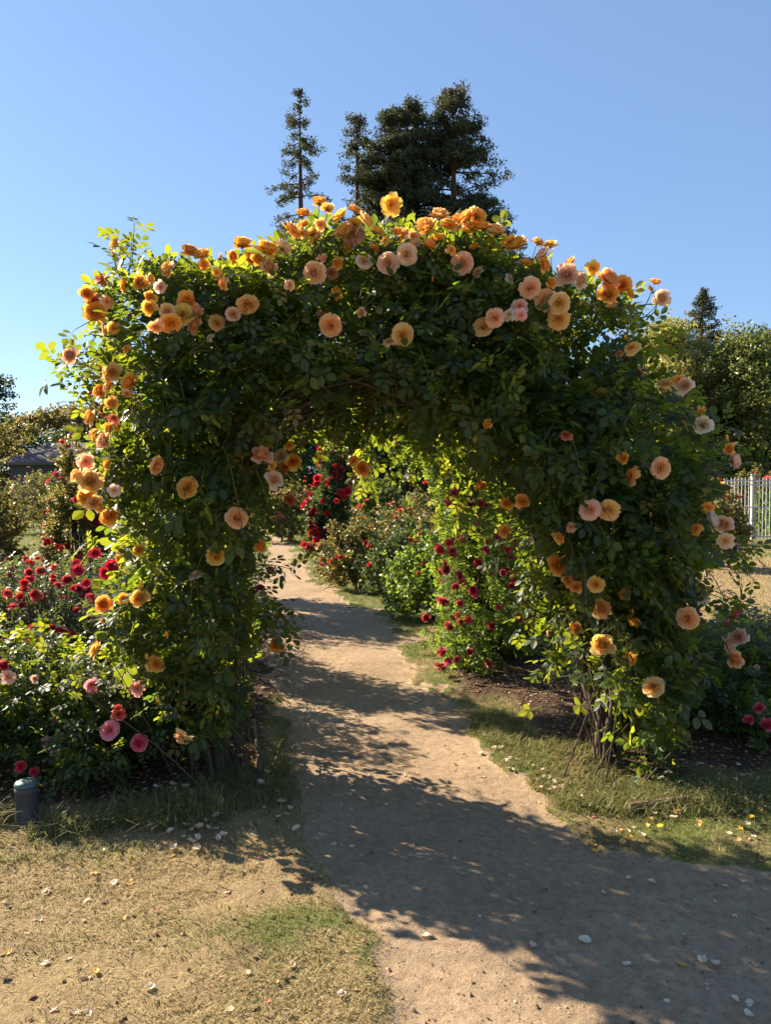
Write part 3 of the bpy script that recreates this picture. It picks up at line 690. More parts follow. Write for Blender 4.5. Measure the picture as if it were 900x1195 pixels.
for sd_, nm_l, rt, lab in ((False, 'left', ROOT_L, 'orange blooming climbing rose with sunlit leaves on the left leg of the near arch'),
                           (True, 'right', ROOT_R, 'climbing rose with bare twisted stems at its foot on the near arch, right side')):
    root = empty('climbing_rose', rt, lab, 'climbing rose', 'climbing roses over the near arch'); roots[sd_] = root
    k = sel & (side == sd_)
    r1 = np.clip(rng.normal(.42, .2, k.sum()) + .25 * (vnoise(LP[k], 1.4, 9)), 0, 1); r1[rng.random(k.sum()) < .03] = 1
    sz = rng.uniform(.040, .062, k.sum())
    k5 = rng.random(k.sum()) < .6; idx = np.where(k)[0]
    me = None
    for tpl, kk, pn in ((LEAF5, k5, 'foliage'), (LEAF3, ~k5, 'foliage')):
        pass
    # both leaf shapes in one mesh
    T5, T3 = LEAF5, LEAF3
    m5 = leaf_mesh('foliage', T5, LP[idx[k5]], LD[idx[k5]], LN[idx[k5]], sz[k5] * .92, M['rose_leaf'], rt, r1[k5])
    o5 = link('foliage', m5, root)
    m3 = leaf_mesh('large_foliage', T3, LP[idx[~k5]], LD[idx[~k5]], LN[idx[~k5]], sz[~k5] * 1.12, M['rose_leaf'], rt, r1[~k5])
    o3 = link('large_foliage', m3, root)
    # canes that follow the arch from the foot
    polys = []
    ncane = 9
    for i in range(ncane):
        g2 = np.random.default_rng(100 + i + 50 * sd_)
        s = g2.uniform(.04, .2); vv = g2.uniform(-.3, .42)
        if sd_: pts2 = [(1.34 + g2.normal(0, .1), 0), (1.24 + s * .3, .4), (1.10 + s, .85), (1.05 + s, 1.3), (.85 + s, 1.75), (.5 + s, 2.15), (.1 + s, 2.35 + s), (-.3, 2.5 + s)]
        else: pts2 = [(-1.0 + g2.normal(0, .08), 0), (-.98 - s * .5, .4), (-.86 - s, .85), (-.82 - s, 1.3), (-.82 - s, 1.8), (-.6 - s, 2.2), (-.2, 2.4 + s), (.2, 2.45 + s)]
        nk = g2.integers(5, 9)
        pts = []
        for j in range(nk):
            u, z = pts2[j]; pts.append(arch_to_world(np.array(u + g2.normal(0, .05) * (j > 0)), np.array(vv * min(1, .45 + j * .2) + g2.normal(0, .05)), np.array(z)))
        pts = np.array(pts); tt = np.linspace(0, len(pts) - 1, len(pts) * 5)
        sm = np.stack([np.interp(tt, np.arange(len(pts)), pts[:, c_]) for c_ in range(3)], 1)
        for _ in range(3): sm[1:-1] = (sm[:-2] + sm[2:] + sm[1:-1] * 2) / 4
        sm += .012 * np.stack([np.sin(tt * 5 + i), np.cos(tt * 4.3 + i), 0 * tt], 1)
        r0 = [.046, .034, .024, .016, .014, .012, .01, .01, .009][i]
        polys.append((sm, np.linspace(r0, r0 * .3, len(sm)) * (1 + .12 * np.sin(tt * 9 + i))))
    for i in range(15):     # old wood woven along the inside of the arch
        g2 = np.random.default_rng(700 + i + 50 * sd_); npt = 10
        a0_ = g2.uniform(.05, .6) if sd_ else g2.uniform(.5, 1.0); a1_ = a0_ + g2.uniform(.25, .5) * (1 if sd_ else -1)
        ic = np.array(INN[2:15]); ia = np.linspace(0, 1, len(ic)); aa_ = np.clip(np.linspace(a0_, a1_, npt), 0, 1)
        off_ = g2.uniform(.04, .22) + .05 * np.sin(aa_ * g2.uniform(8, 22) + i) + .03 * np.sin(aa_ * g2.uniform(25, 45)); uc = np.interp(aa_, ia, ic[:, 0]); zc = np.interp(aa_, ia, ic[:, 1])
        dn = norm(np.stack([uc - .1, np.maximum(zc - 1.1, 0)], 1)); v0_ = g2.uniform(-.36, .36); v1_ = g2.uniform(-.36, .36)
        polys.append((arch_to_world(uc + dn[:, 0] * off_, np.linspace(v0_, v1_, npt), zc + dn[:, 1] * off_), np.linspace(g2.uniform(.006, .013), .003, npt)))
    for i in range(16 if sd_ else 10):     # dead twigs round the foot
        g2 = np.random.default_rng(300 + i + 50 * sd_); c0 = rt + np.array([g2.normal(0, .18) - (.1 if sd_ else 0), g2.normal(-.1, .2), 0]); d = norm(np.array([g2.normal(0, .35), g2.normal(0, .3), 1.0]))
        ln = g2.uniform(.3, .9); t = np.linspace(0, 1, 7)[:, None]; bend = g2.normal(0, .12, 3)
        polys.append((c0 + d * ln * t + bend * t * t, np.linspace(.005, .0018, 7)))
    link('canes', tube_mesh('canes', polys, M['cane'], rt, 7), root)
    fs = []
    for (P, r, c, kd, q) in placed:
        u = P[0] + (P[1] - 4.28) * .10
        fpx = project(P[None])[0][0]
        if (fpx > 466) != sd_: continue
        top = P[2] > 2.75; tocam = norm(np.array([0, 0, CAM_H]) - P)
        if kd == 'open': face = tocam * 1.0 + rng.normal(0, .3, 3) + np.array([0, 0, .12])
        elif kd == 'bud': face = np.array([0, -.1, 1.0]) + rng.normal(0, .25, 3)
        elif kd == 'loose': face = tocam * .45 + rng.normal(0, .5, 3) + np.array([0, 0, .3])
        else:
            face = tocam * (.5 if not top else .3) + np.array([rng.normal(0, .4), rng.normal(0, .2), .75 if top else .2])
            if P[0] < -1.2: face += np.array([-.4, 0, 0])
            if P[0] > 1.5: face += np.array([.4, 0, 0])
        face = norm(face)
        bloom(root, rt, P, r * {'bud': 1.15, 'cup': 1.08, 'loose': 1.08}.get(kd, 1.05), face, c, kd, 'rose_bud' if kd == 'bud' else 'rose_bloom')
        fs.append(flower_stem(P - rt, face, q - rt))
    st = stems[(A[:, 6] > .12) == sd_]
    v2, f2 = add_leaf_sprays('hanging_sprays', root, rt, SPR[sd_], M['rose_leaf'])
    fs = np.array(fs); V, f = join([tubes(st - rt, np.tile(np.linspace(.0042, .0018, 5), (len(st), 1)), 3), tubes(fs, np.tile(np.linspace(.0022, .0035, fs.shape[1]), (len(fs), 1)), 4), (v2, f2)])
    link('shoots', mesh('shoots', V, [f], M['shoot']), root)

def hoop_pts(c, hw, spring, top, n=40):
    """inverted U in u,z"""
    t = np.linspace(0, math.pi, n); arc = [(c + hw * math.cos(a), spring + (top - spring) * math.sin(a)) for a in t]
    return np.array([(c + hw, 0)] + [(c + hw, z) for z in np.linspace(.3, spring - .1, 5)] + arc + [(c - hw, z) for z in np.linspace(spring - .1, .3, 5)] + [(c - hw, 0)])
def iron_arch(loc, c, hw, spring, top, depth, towld, label, group, rod=.007):
    root = empty('garden_arch', loc, label, 'arch', group); hp = hoop_pts(c, hw, spring, top)
    for v in (-depth / 2, depth / 2):
        link('hoop', tube_mesh('hoop', [(towld(hp[:, 0], np.full(len(hp), v), hp[:, 1]), rod)], M['iron'], loc, 8), root)
    bars = []
    seg = np.concatenate([[0], np.cumsum(np.linalg.norm(np.diff(hp, axis=0), axis=1))])
    for s in np.arange(.25, seg[-1] - .1, .2):
        u, z = np.interp(s, seg, hp[:, 0]), np.interp(s, seg, hp[:, 1])
        bars.append((towld(np.array([u, u]), np.array([-depth / 2, depth / 2]), np.array([z, z])), .0045))
    link('crossbars', tube_mesh('crossbars', bars, M['iron'], loc, 6), root)
    mid = [(towld(hp[:, 0], np.full(len(hp), v), hp[:, 1]), .0035) for v in (-depth / 6, depth / 6)]
    link('lattice', tube_mesh('lattice', mid, M['iron'], loc, 5), root)
    return root
iron_arch((0.2, 4.28, 0), .24, 1.07, 1.15, 2.3, .6, lambda u, v, z: arch_to_world(u, v + .15, z), 'dark iron arch whose rods show under the orange climbing roses', 'iron rose arches')
# ------------------------------------------------------------------ other climbers over arches further on
def arch_rose(cx, cy, hw, spring, top, depth, sidesel, n, leafmat, blooms, bsize, bcols, label, loc, thick=.3, leaf=.045, tpl=None, K=6, foot=.2, group=None, far=False, rot=0.0, zmax=9.0):
    root = empty('climbing_rose', loc, label, 'climbing rose', group)
    hp = hoop_pts(cx, hw + thick * .4, spring, top + thick * .4, 60); seg = np.concatenate([[0], np.cumsum(np.linalg.norm(np.diff(hp, axis=0), axis=1))]); T = seg[-1]
    s = rng.uniform(sidesel[0] * T, sidesel[1] * T, n)
    def fr(s): 
        u, z = np.interp(s, seg, hp[:, 0]), np.interp(s, seg, hp[:, 1]); u2, z2 = np.interp(s + .02, seg, hp[:, 0]), np.interp(s + .02, seg, hp[:, 1])
        t = norm(np.stack([u2 - u, z2 - z], -1)); return np.stack([u, z], -1), np.stack([t[..., 1], -t[..., 0]], -1)
    p2, nn = fr(np.minimum(s, T - .03))
    off = rng.uniform(-.35, 1, n) * thick * (1 + .35 * sn(s, s * 0, 3.0, int(abs(cy) * 7) % 97)); v = rng.uniform(-.5, .5, n) * depth
    q = p2 + nn * off[:, None]
    W = np.stack([q[:, 0], cy + v + rot * (q[:, 0] - cx), q[:, 1]], 1)
    D = np.stack([nn[:, 0] * .9, np.sign(v) * np.abs(v / (depth * .5)) ** 2 * 1.2, nn[:, 1] * .9 + .15], 1) + rng.normal(0, .4, (n, 3))
    k = (W[:, 2] > foot) & (vnoise(W, 2.2, 7) > -.3); W, D = W[k], D[k]
    st, lp, ld, ln_ = grow_shoots(W, D, rng.uniform(.12, .3, len(W)), K, rng.uniform(.1, .7, len(W)))
    kk = lp[:, 2] > .05; lp, ld, ln_ = lp[kk], ld[kk], ln_[kk]
    r1 = np.clip(rng.normal(.45, .22, len(lp)) + .3 * vnoise(lp, 1.7, 5), 0, 1)
    link('foliage', leaf_mesh('foliage', tpl or LEAF5, lp, ld, ln_, rng.uniform(leaf * .8, leaf * 1.15, len(lp)), leafmat, loc, r1), root)
    V, f = tubes(st - np.asarray(loc), np.tile(np.linspace(.004, .0018, 5) * (1.5 if far else 1), (len(st), 1)), 3)
    link('shoots', mesh('shoots', V, [f], M['shoot']), root)
    polys = []
    for i in range(6):
        vv = rng.uniform(-.4, .4) * depth; ss = np.linspace(0.0, .3 * T, 14) if sidesel[0] < .3 else np.linspace(T - .02, T * .7, 14)
        pp, n2 = fr(np.minimum(ss, T - .03)); o_ = rng.uniform(0, .5) * thick; pp = pp + n2 * (o_ + .03 * np.sin(ss * 5 + i))[:, None]
        polys.append((np.stack([pp[:, 0], cy + vv + .04 * np.sin(ss * 4 + i), pp[:, 1]], 1), np.linspace(.018, .006, 14)))
    link('canes', tube_mesh('canes', polys, M['cane'], loc, 6), root)
    # flowers in clusters on the side of the light and of the viewer
    cand = lp[rng.permutation(len(lp))]; px_, py_, dz_ = project(cand); cnt = 0
    centers = []
    for c0 in cand:
        if cnt >= blooms: break
        if c0[2] > zmax or (zmax < 9 and c0[0] > 1.25 and random.random() < .7): continue
        fa = norm(np.array([-.55 if random.random() < .6 else .1, -.8, .25])); near_ = lp[np.linalg.norm(lp - c0, axis=1) < .35]
        if len(near_) and ((near_ - c0) @ fa > .06).mean() > .10: continue
        fl_face = fa
        m_ = random.choice((1, 1, 2, 2, 3)); col = random.choice(bcols)
        for _ in range(m_):
            P = c0 + rng.normal(0, .06, 3) + fl_face * .05
            face = norm(fl_face + np.array([0, 0, .3]) + rng.normal(0, .4, 3))
            bloom(root, loc, P, rng.uniform(*bsize), face, col, 'far' if far else random.choice(('cup', 'loose', 'open')), 'rose_bloom'); cnt += 1
            if cnt >= blooms: break
    return root
iron_arch((-.38, 6.75, 0), -.38, 1.0, 1.2, 2.3, .8, lambda u, v, z: np.stack([u, 6.75 + v, z], -1), 'dark iron arch hidden in red climbing roses just beyond the near arch', 'iron rose arches', .005)
arch_rose(-.38, 6.7, .80, 1.2, 2.3, 1.0, (0, .5), 3000, M['rose_leaf_light'], 100, (.028, .043), ['red', 'red', 'crimson', 'magenta'], 'climbing rose studded with deep red blooms right of the path behind the near arch', (.85, 6.7, 0), .50, .036, foot=.08, zmax=1.95, group='red climbing roses')
arch_rose(-.38, 6.75, 1.0, 1.2, 2.3, .6, (.5, 1), 650, M['rose_leaf'], 20, (.036, .052), ['red', 'crimson'], 'red climbing rose left of the path, mostly hidden behind the orange one', (-1.45, 6.75, 0), .22, .042, group='red climbing roses')
iron_arch((0.4, 16.5, 0), .45, 1.25, 1.25, 2.5, 1.0, lambda u, v, z: np.stack([u, 16.5 + v, z], -1), 'farther iron arch framed in the opening and wrapped in small red roses', 'iron rose arches')
arch_rose(.45, 16.5, 1.25, 1.25, 2.5, 1.2, (0, .45), 1100, M['leaf_dark'], 60, (.07, .12), ['coral', 'red', 'crimson'], 'distant red climbing rose on the right leg of the farther arch', (1.5, 16.5, 0), .4, .07, CLUST, 5, far=True, group='red climbing roses')
arch_rose(.45, 16.5, 1.25, 1.25, 2.5, 1.2, (.45, 1), 2000, M['leaf_dark'], 100, (.085, .13), ['red', 'red', 'coral', 'maroon'], 'distant climbing rose crowded with red blooms at the left of the farther arch', (-1.3, 16.5, 0), .52, .08, CLUST, 5, far=True, group='red climbing roses')
iron_arch((-4.7, 11.2, 0), -4.7, 1.65, 1.0, 2.6, .9, lambda u, v, z: np.stack([u, 11.2 + v, z], -1), 'rusty iron hoop arch rising above the bushes at the left edge', 'iron rose arches')
arch_rose(-4.7, 11.2, 1.65, 1.0, 2.6, 1.0, (0, .45), 900, M['leaf_copper'], 60, (.05, .075), ['coral', 'coral', 'red', 'hotpink'], 'climbing rose on the far left arch, mostly hidden behind the near arch', (-3.0, 11.2, 0), .3, .055, CLUST, 6, far=True, group='red climbing roses')
arch_rose(-4.7, 11.2, 1.6, 1.0, 2.52, .8, (.42, 1), 620, M['leaf_copper'], 16, (.04, .06), ['maroon', 'coral'], 'sparse yellow-leaved climbing rose on the left leg of the far left arch', (-6.4, 11.2, 0), .14, .05, CLUST, 5, far=True, group='red climbing roses')

# ------------------------------------------------------------------ rose bushes
def bush(cx, cy, rx, ry, h, n, leafmat, label, flw=(), far=False, leaf=.04, K=6, group=None, base=.1, seed=0):
    """flw: list of (px,py,r_px,colour,kind) or ('rand', count, (rmin,rmax), colours)"""
    loc = np.array([cx, cy, 0.0]); root = empty('rose_bush', loc, label, 'rose bush', group)
    a = rng.uniform(0, 6.28, n); el = np.arcsin(rng.uniform(0, 1, n)); r = rng.uniform(.25, 1, n) ** .45
    lump = 1 + .22 * sn(np.cos(a) * 2 + cx, np.sin(a) * 2 + el * 2 + cy, 1.6, 60 + seed)
    d = np.stack([np.cos(a) * np.cos(el), np.sin(a) * np.cos(el), np.sin(el)], 1)
    P = d * (r * lump)[:, None] * np.array([rx, ry, h * .86]) + loc + np.array([0, 0, base])
    D = d + np.array([0, 0, .6]) + rng.normal(0, .4, (n, 3))
    k = vnoise(P, 3.2 if not far else 1.6, seed) > -.28; P, D = P[k], D[k]
    st, lp, ld, ln_ = grow_shoots(P, D, rng.uniform(.1, .26, len(P)) * (1.3 if far else 1), K, rng.uniform(0, .35, len(P)))
    kk = lp[:, 2] > .03; lp, ld, ln_ = lp[kk], ld[kk], ln_[kk]
    r1 = np.clip(rng.normal(.42, .22, len(lp)) + .3 * vnoise(lp, 2.2, 5 + seed), 0, 1)
    link('foliage', leaf_mesh('foliage', CLUST if far else LEAF5, lp, ld, ln_, rng.uniform(leaf * .8, leaf * 1.2, len(lp)), leafmat, loc, r1), root)
    stubes = [tubes(st - loc, np.tile(np.linspace(.004, .002, 5) * (1.6 if far else 1), (len(st), 1)), 3)]
    polys = []
    for i in range(9):
        aa = rng.uniform(0, 6.28); q = loc + np.array([math.cos(aa) * rx * .75, math.sin(aa) * ry * .75, h * rng.uniform(.6, .9)]); t = np.linspace(0, 1, 7)[:, None]
        m_ = loc + np.array([0, 0, h * .5]); b0 = loc + rng.normal(0, .06, 3) * np.array([1, 1, 0])
        polys.append(((1 - t) ** 2 * b0 + 2 * t * (1 - t) * m_ + t ** 2 * q, np.linspace(.012, .004, 7) * (1.5 if far else 1)))
    link('canes', tube_mesh('canes', polys, M['cane'], loc, 6), root)
    fs = []
    px_, py_, _ = project(lp)
    for q in flw:
        if q[0] == 'rand':
            _, cnt, sz, cols = q; c = 0; tries = 0
            while c < cnt and tries < 3000:
                tries += 1; aa = rng.uniform(0, 6.28); e = math.asin(rng.uniform(.05, 1)); dd = np.array([math.cos(aa) * math.cos(e), math.sin(aa) * math.cos(e), math.sin(e)])
                if dd[1] > .45 and rng.random() < .8: continue
                lu = float(1 + .22 * sn(np.array([math.cos(aa) * 2 + cx]), np.array([math.sin(aa) * 2 + e * 2 + cy]), 1.6, 60 + seed)[0])
                P = loc + dd * np.array([rx, ry, h * .86]) * lu * 1.08 + np.array([0, 0, base + .08]); col = random.choice(cols)
                for _ in range(random.choice((1, 1, 2, 3, 4))):
                    if c >= cnt: break
                    PP = P + rng.normal(0, .05 if not far else .08, 3)
                    bloom(root, loc, PP, rng.uniform(*sz), norm(dd * .6 + np.array([-.1, -.4, .4]) + rng.normal(0, .3, 3)), col, 'far' if far else random.choice(('cup', 'open', 'loose')), 'rose_bloom'); c += 1
                    fs.append(flower_stem(PP - loc, norm(dd + np.array([0, 0, .8])), (P - loc) * .78))
        else:
            px, py, r, col, kd = q; k = ((px_ - px) ** 2 + (py_ - py) ** 2 < 14 ** 2)
            Y = np.percentile(lp[k, 1], 3) - .10 if k.sum() > 3 else cy - ry * .3
            P = at(px, py, Y); tc = norm(np.array([0, 0, CAM_H]) - P)
            face = norm(tc * .8 + np.array([0, 0, .3]) + rng.normal(0, .25, 3))
            bloom(root, loc, P, r * Y / F, face, col, kd, 'rose_bloom'); fs.append(flower_stem(P - loc, face, (P - loc) * np.array([.75, .75, .6]) + np.array([0, .05, 0])))
    if fs:
        fs = np.array(fs); stubes.append(tubes(fs, np.tile(np.linspace(.002, .003, fs.shape[1]) * (1.5 if far else 1), (len(fs), 1)), 3))
    V, f = join(stubes); link('shoots', mesh('shoots', V, [f], M['shoot']), root)
    return root
G1, G2, G3 = 'rose bushes in the left bed', 'rose bushes beyond the near arch', 'rose bushes on the right lawn'
bush(-1.5, 4.12, .5, .38, .6, 430, M['rose_leaf'], 'low rose bush with separate pink blooms at the left foot of the near arch',
     [(128, 852, 12, 'rosepink', 'open'), (162, 867, 10, 'hotpink', 'open'), (76, 922, 10, 'rosepink', 'open'), (138, 833, 9, 'coral', 'loose'), (106, 799, 8, 'rosepink', 'loose'), (160, 803, 10, 'palepink', 'loose'), (137, 826, 5, 'coral', 'loose'), ('rand', 7, (.02, .032), ['red', 'rosepink'])], group=G1, seed=1, leaf=.036)
bush(-2.15, 4.3, .5, .48, .62, 430, M['rose_leaf'], 'rose bush with pale pink clusters behind the short grey post',
     [(83, 847, 9, 'palepink', 'cup'), (76, 855, 7, 'palepink', 'loose'), (62, 870, 9, 'palepink', 'cup'), (54, 866, 7, 'shell', 'cup'), (78, 811, 8, 'palepink', 'loose'), (68, 803, 5, 'coral', 'loose'), (86, 806, 5, 'coral', 'cup'), (4, 777, 7, 'magenta', 'cup'), (9, 790, 9, 'palepink', 'loose'), (68, 812, 4, 'coral', 'bud'), (40, 792, 6, 'palepink', 'loose'), ('rand', 10, (.02, .035), ['palepink', 'rosepink', 'red'])], group=G1, seed=2, leaf=.038)
bush(-1.75, 5.5, .62, .5, .93, 520, M['leaf_grey'], 'rose bush with crimson clusters pressed against the left side of the near arch',
     [(130, 660, 9, 'red', 'loose'), (122, 668, 8, 'red', 'loose'), (138, 668, 7, 'red', 'cup'), (110, 645, 8, 'red', 'loose'), (145, 650, 5, 'red', 'cup'), (100, 680, 6, 'red', 'loose'), (150, 778, 6, 'crimson', 'loose'), (162, 779, 5, 'crimson', 'loose'), (158, 772, 5, 'crimson', 'cup'), ('rand', 45, (.022, .042), ['red', 'crimson', 'hotpink'])], group=G1, seed=3, leaf=.034)
bush(-2.75, 5.6, .75, .6, .95, 620, M['leaf_grey'], 'wide rose bush with small crimson roses filling the middle of the left bed',
     [(90, 665, 8, 'red', 'loose'), (78, 677, 6, 'red', 'cup'), (88, 657, 6, 'red', 'loose'), (33, 675, 7, 'red', 'loose'), (33, 668, 5, 'red', 'cup'), (72, 737, 9, 'red', 'loose'), (62, 733, 7, 'red', 'loose'), (83, 742, 7, 'magenta', 'loose'), (70, 748, 6, 'magenta', 'cup'), (15, 708, 6, 'magenta', 'cup'), (8, 692, 7, 'coral', 'loose'), (25, 706, 4, 'magenta', 'cup'),
      (52, 707, 5, 'crimson', 'bud'), (36, 764, 6, 'hotpink', 'cup'), (40, 693, 6, 'red', 'loose'), (28, 680, 6, 'red', 'loose'), ('rand', 70, (.022, .045), ['red', 'crimson', 'hotpink', 'coral'])], group=G1, seed=4, leaf=.034)
bush(-2.95, 4.8, .6, .5, .7, 350, M['rose_leaf_light'], 'yellowish rose bush at the left edge in front of the crimson ones', [('rand', 26, (.02, .038), ['magenta', 'palepink', 'red', 'red'])], group=G1, seed=5, leaf=.036)
bush(-2.9, 7.9, .85, .6, .8, 560, M['leaf_grey'], 'grey-green low bush with few flowers between the left bed and the lawn', [('rand', 12, (.02, .032), ['red', 'coral'])], group=G1, seed=6, leaf=.036, K=5)
bush(-4.4, 8.2, .7, .6, .72, 400, M['leaf_grey'], 'grey-green bush at the left edge in front of the lawn', [('rand', 6, (.02, .03), ['coral'])], group=G1, seed=7, leaf=.036, K=5)
bush(-2.0, 7.2, .5, .5, 1.05, 350, M['leaf_copper'], 'copper-leaved rose bush behind the crimson bush by the arch', [('rand', 14, (.025, .04), ['red', 'copper'])], group=G1, seed=8, leaf=.036, K=5)
bush(-2.2, 9.2, .55, .5, 1.5, 420, M['rose_leaf'], 'tall red rose bush glimpsed past the inner edge of the left leg', [('rand', 26, (.035, .055), ['red', 'magenta', 'coral'])], group=G2, seed=9, leaf=.045, K=5)
bush(-12.3, 27, 1.9, 1.2, 2.3, 800, M['leaf_copper'], 'dark based bush with faded pink blooms beyond the far left arch', [('rand', 24, (.05, .08), ['copper', 'rosepink'])], True, .07, 5, G1, .15, 10)
bush(-6.35, 11.7, .45, .5, 1.9, 450, M['leaf_copper'], 'yellow-green climbing growth inside the left leg of the far left hoop', [('rand', 10, (.04, .06), ['coral', 'maroon'])], True, .055, 6, G1, .12, 28)
bush(-5.0, 12.0, .40, .42, 2.35, 620, M['leaf_copper'], 'tall pillar of coral and pink roses standing under the far left hoop', [('rand', 95, (.05, .085), ['coral', 'red', 'hotpink', 'coral'])], True, .055, 6, G1, .12, 12)
bush(-2.9, 22.5, 1.05, .9, 1.55, 700, M['leaf_copper'], 'copper and pink rose bush at the far end of the path', [('rand', 50, (.06, .09), ['copper', 'rosepink', 'coral'])], True, .085, 5, G2, .15, 13)
bush(.05, 14.6, .45, .6, 1.0, 380, M['leaf_dark'], 'reddish young-leaved bush before the farther arch', [('rand', 36, (.05, .08), ['coral', 'red', 'copper'])], True, .065, 5, G2, .15, 14)
bush(-.42, 11.8, .52, .5, .95, 420, M['leaf_copper'], 'low bush with crimson clusters beside the grass verge', [('rand', 50, (.045, .065), ['red', 'coral'])], True, .055, 5, G2, .1, 15)
bush(.45, 10.6, .62, .6, 1.0, 460, M['leaf_dark'], 'dark green bush right of the grass verge with coral blooms', [('rand', 14, (.045, .06), ['coral'])], True, .055, 5, G2, .1, 16)
bush(.62, 8.9, .55, .5, .9, 460, M['rose_leaf_light'], 'bright yellow-green bush touching the red climbing rose', [('rand', 22, (.035, .05), ['red', 'coral'])], True, .05, 5, G2, .08, 17)
bush(.6, 13.0, .7, .7, 1.5, 420, M['leaf_copper'], 'tall coppery bush in the middle of the opening', [('rand', 30, (.05, .08), ['red', 'copper', 'coral'])], True, .065, 5, G2, .15, 18)
bush(1.5, 7.6, .75, .6, 1.2, 520, M['leaf_dark'], 'dark bush behind the red climbing rose', [('rand', 10, (.04, .05), ['crimson'])], True, .05, 5, G2, .1, 19)
bush(-.25, 20.5, 1.0, .9, 1.9, 450, M['tree_green'], 'pale green arching shrub beyond the farther arch', [], True, .1, 5, G2, .2, 20)
bush(2.35, 5.1, .5, .45, .5, 400, M['rose_leaf'], 'low leafy rose bush with magenta blooms behind the right leg of the near arch',
     [(855, 718, 6, 'magenta', 'cup'), (848, 729, 4, 'magenta', 'cup'), (862, 712, 5, 'magenta', 'loose'), ('rand', 5, (.02, .03), ['magenta', 'palepink'])], group=G3, seed=21, leaf=.036)
bush(2.95, 5.9, .6, .5, .5, 360, M['leaf_grey'], 'small grey-green bush on the edge of the dry lawn', [], group=G3, seed=22, leaf=.036)
bush(2.42, 4.55, .24, .2, .28, 60, M['rose_leaf_light'], 'tiny rose bush with three hot pink blooms at the right edge', [(887, 826, 6, 'hotpink', 'cup'), (875, 840, 6, 'hotpink', 'cup'), (896, 846, 8, 'hotpink', 'cup')], group=G3, seed=23, leaf=.03, base=.03)
bush(6.65, 14.8, .55, .6, 1.6, 420, M['leaf_copper'], 'tall copper-leaved rose bush standing before the white fence', [('rand', 40, (.06, .09), ['copper', 'coral', 'peach'])], True, .07, 5, G3, .2, 24)
bush(12.6, 23.5, .9, .8, 1.5, 380, M['rose_leaf_light'], 'pale leafy shrub behind the white fence', [], True, .09, 5, G3, .2, 25)
bush(13.8, 27, 2.2, 1.2, 2.1, 600, M['leaf_copper'], 'hedge-like bush of pink blooms above the fence top', [('rand', 60, (.08, .13), ['rosepink', 'coral', 'copper'])], True, .11, 5, G3, .2, 26)
bush(9.3, 27, 1.8, 1.2, 1.9, 500, M['leaf_dark'], 'dark bush behind the left end of the white fence', [('rand', 10, (.08, .12), ['coral'])], True, .11, 5, G3, .2, 27)

# ------------------------------------------------------------------ trees
def tree(name, label, x, y, h, crown_r, prof, mat, nlimb, clump_n, leafsz, trunk_r, barkm='trunk', group=None, z0=.2, flat=.45, csz=.9, seed=0, droop=0.0, up=.3, cat='tree'):
    """prof: list of (height fraction, radius fraction)"""
    g = np.random.default_rng(seed); loc = np.array([x, y, 0.0]); root = empty(name, loc, label, cat, group)
    pr = np.array(prof); t = np.linspace(0, 1, 16)
    tr = np.stack([.12 * np.sin(t * 5 + seed) * crown_r * .2, .1 * np.cos(t * 4 + seed) * crown_r * .2, t * h * .985], 1); tr[:, :2] -= tr[0, :2]
    link('trunk', tube_mesh('trunk', [(tr, trunk_r * (1 - t) ** .8 + .03)], M[barkm], (0, 0, 0), 10), root)
    polys, cl = [], []
    for i in range(nlimb):
        zf = z0 + (1 - z0) * g.random() ** .85; rr = np.interp(zf, pr[:, 0], pr[:, 1]) * crown_r * g.uniform(.75, 1.12) * (1 if name != 'redwood_tree' else g.uniform(.6, 1.15))
        a = g.uniform(0, 6.28); b = np.array([np.interp(zf, t, tr[:, 0]), np.interp(zf, t, tr[:, 1]), zf * h])
        q = b + np.array([math.cos(a) * rr, math.sin(a) * rr, up * rr - droop * rr]); s = np.linspace(0, 1, 6)[:, None]
        mid = b + (q - b) * .5 + np.array([0, 0, .12 * rr])
        c = (1 - s) ** 2 * b + 2 * s * (1 - s) * mid + s ** 2 * q
        polys.append((c, np.linspace(max(trunk_r * .22 * (1 - zf * .6), .02), .012, 6)))
        m_ = max(2, int(rr / (csz * .8)))
        for k in range(m_):
            f = .35 + .65 * (k + g.random()) / m_; p = (1 - f) ** 2 * b + 2 * f * (1 - f) * mid + f ** 2 * q; cl.append((p + g.normal(0, csz * .2, 3), csz * g.uniform(.6, 1.2)))
    for k in range(5): cl.append((np.array([tr[-1, 0], tr[-1, 1], h * (1 - .012 * k)]), csz * .35))
    link('limbs', tube_mesh('limbs', polys, M[barkm], (0, 0, 0), 5), root)
    C = np.array([c for c, _ in cl]); Rr = np.array([r for _, r in cl]); n = len(C) * clump_n
    P = np.repeat(C, clump_n, 0); rr = np.repeat(Rr, clump_n); o = norm(g.normal(size=(n, 3))) * (g.random(n) ** .45)[:, None]; o[:, 2] *= flat
    P = P + o * rr[:, None]
    D = norm(o + g.normal(0, .5, (n, 3)) - np.array([0, 0, droop])); N = norm(np.array([0, 0, 1.0]) + g.normal(0, .6, (n, 3)))
    r1 = np.clip(np.repeat(g.normal(.45, .16, len(C)), clump_n) + g.normal(0, .14, n) , 0, 1)
    link('crown', leaf_mesh('crown', CLUST, P, D, N, leafsz * g.uniform(.7, 1.3, n), mat, (0, 0, 0), r1), root)
    return root
RW = 'redwoods rising above the arch'
tree('redwood_tree', 'slender sparse redwood with a bare spire standing alone left of the clump', -6.8, 60, 33.2, 3.0, [(0, .2), (.2, .8), (.6, .95), (.85, .6), (.95, .35), (1, .12)], M['redwood_needles'], 105, 13, .15, .45, 'trunk', RW, .12, .45, .5, 31, .35, .0)
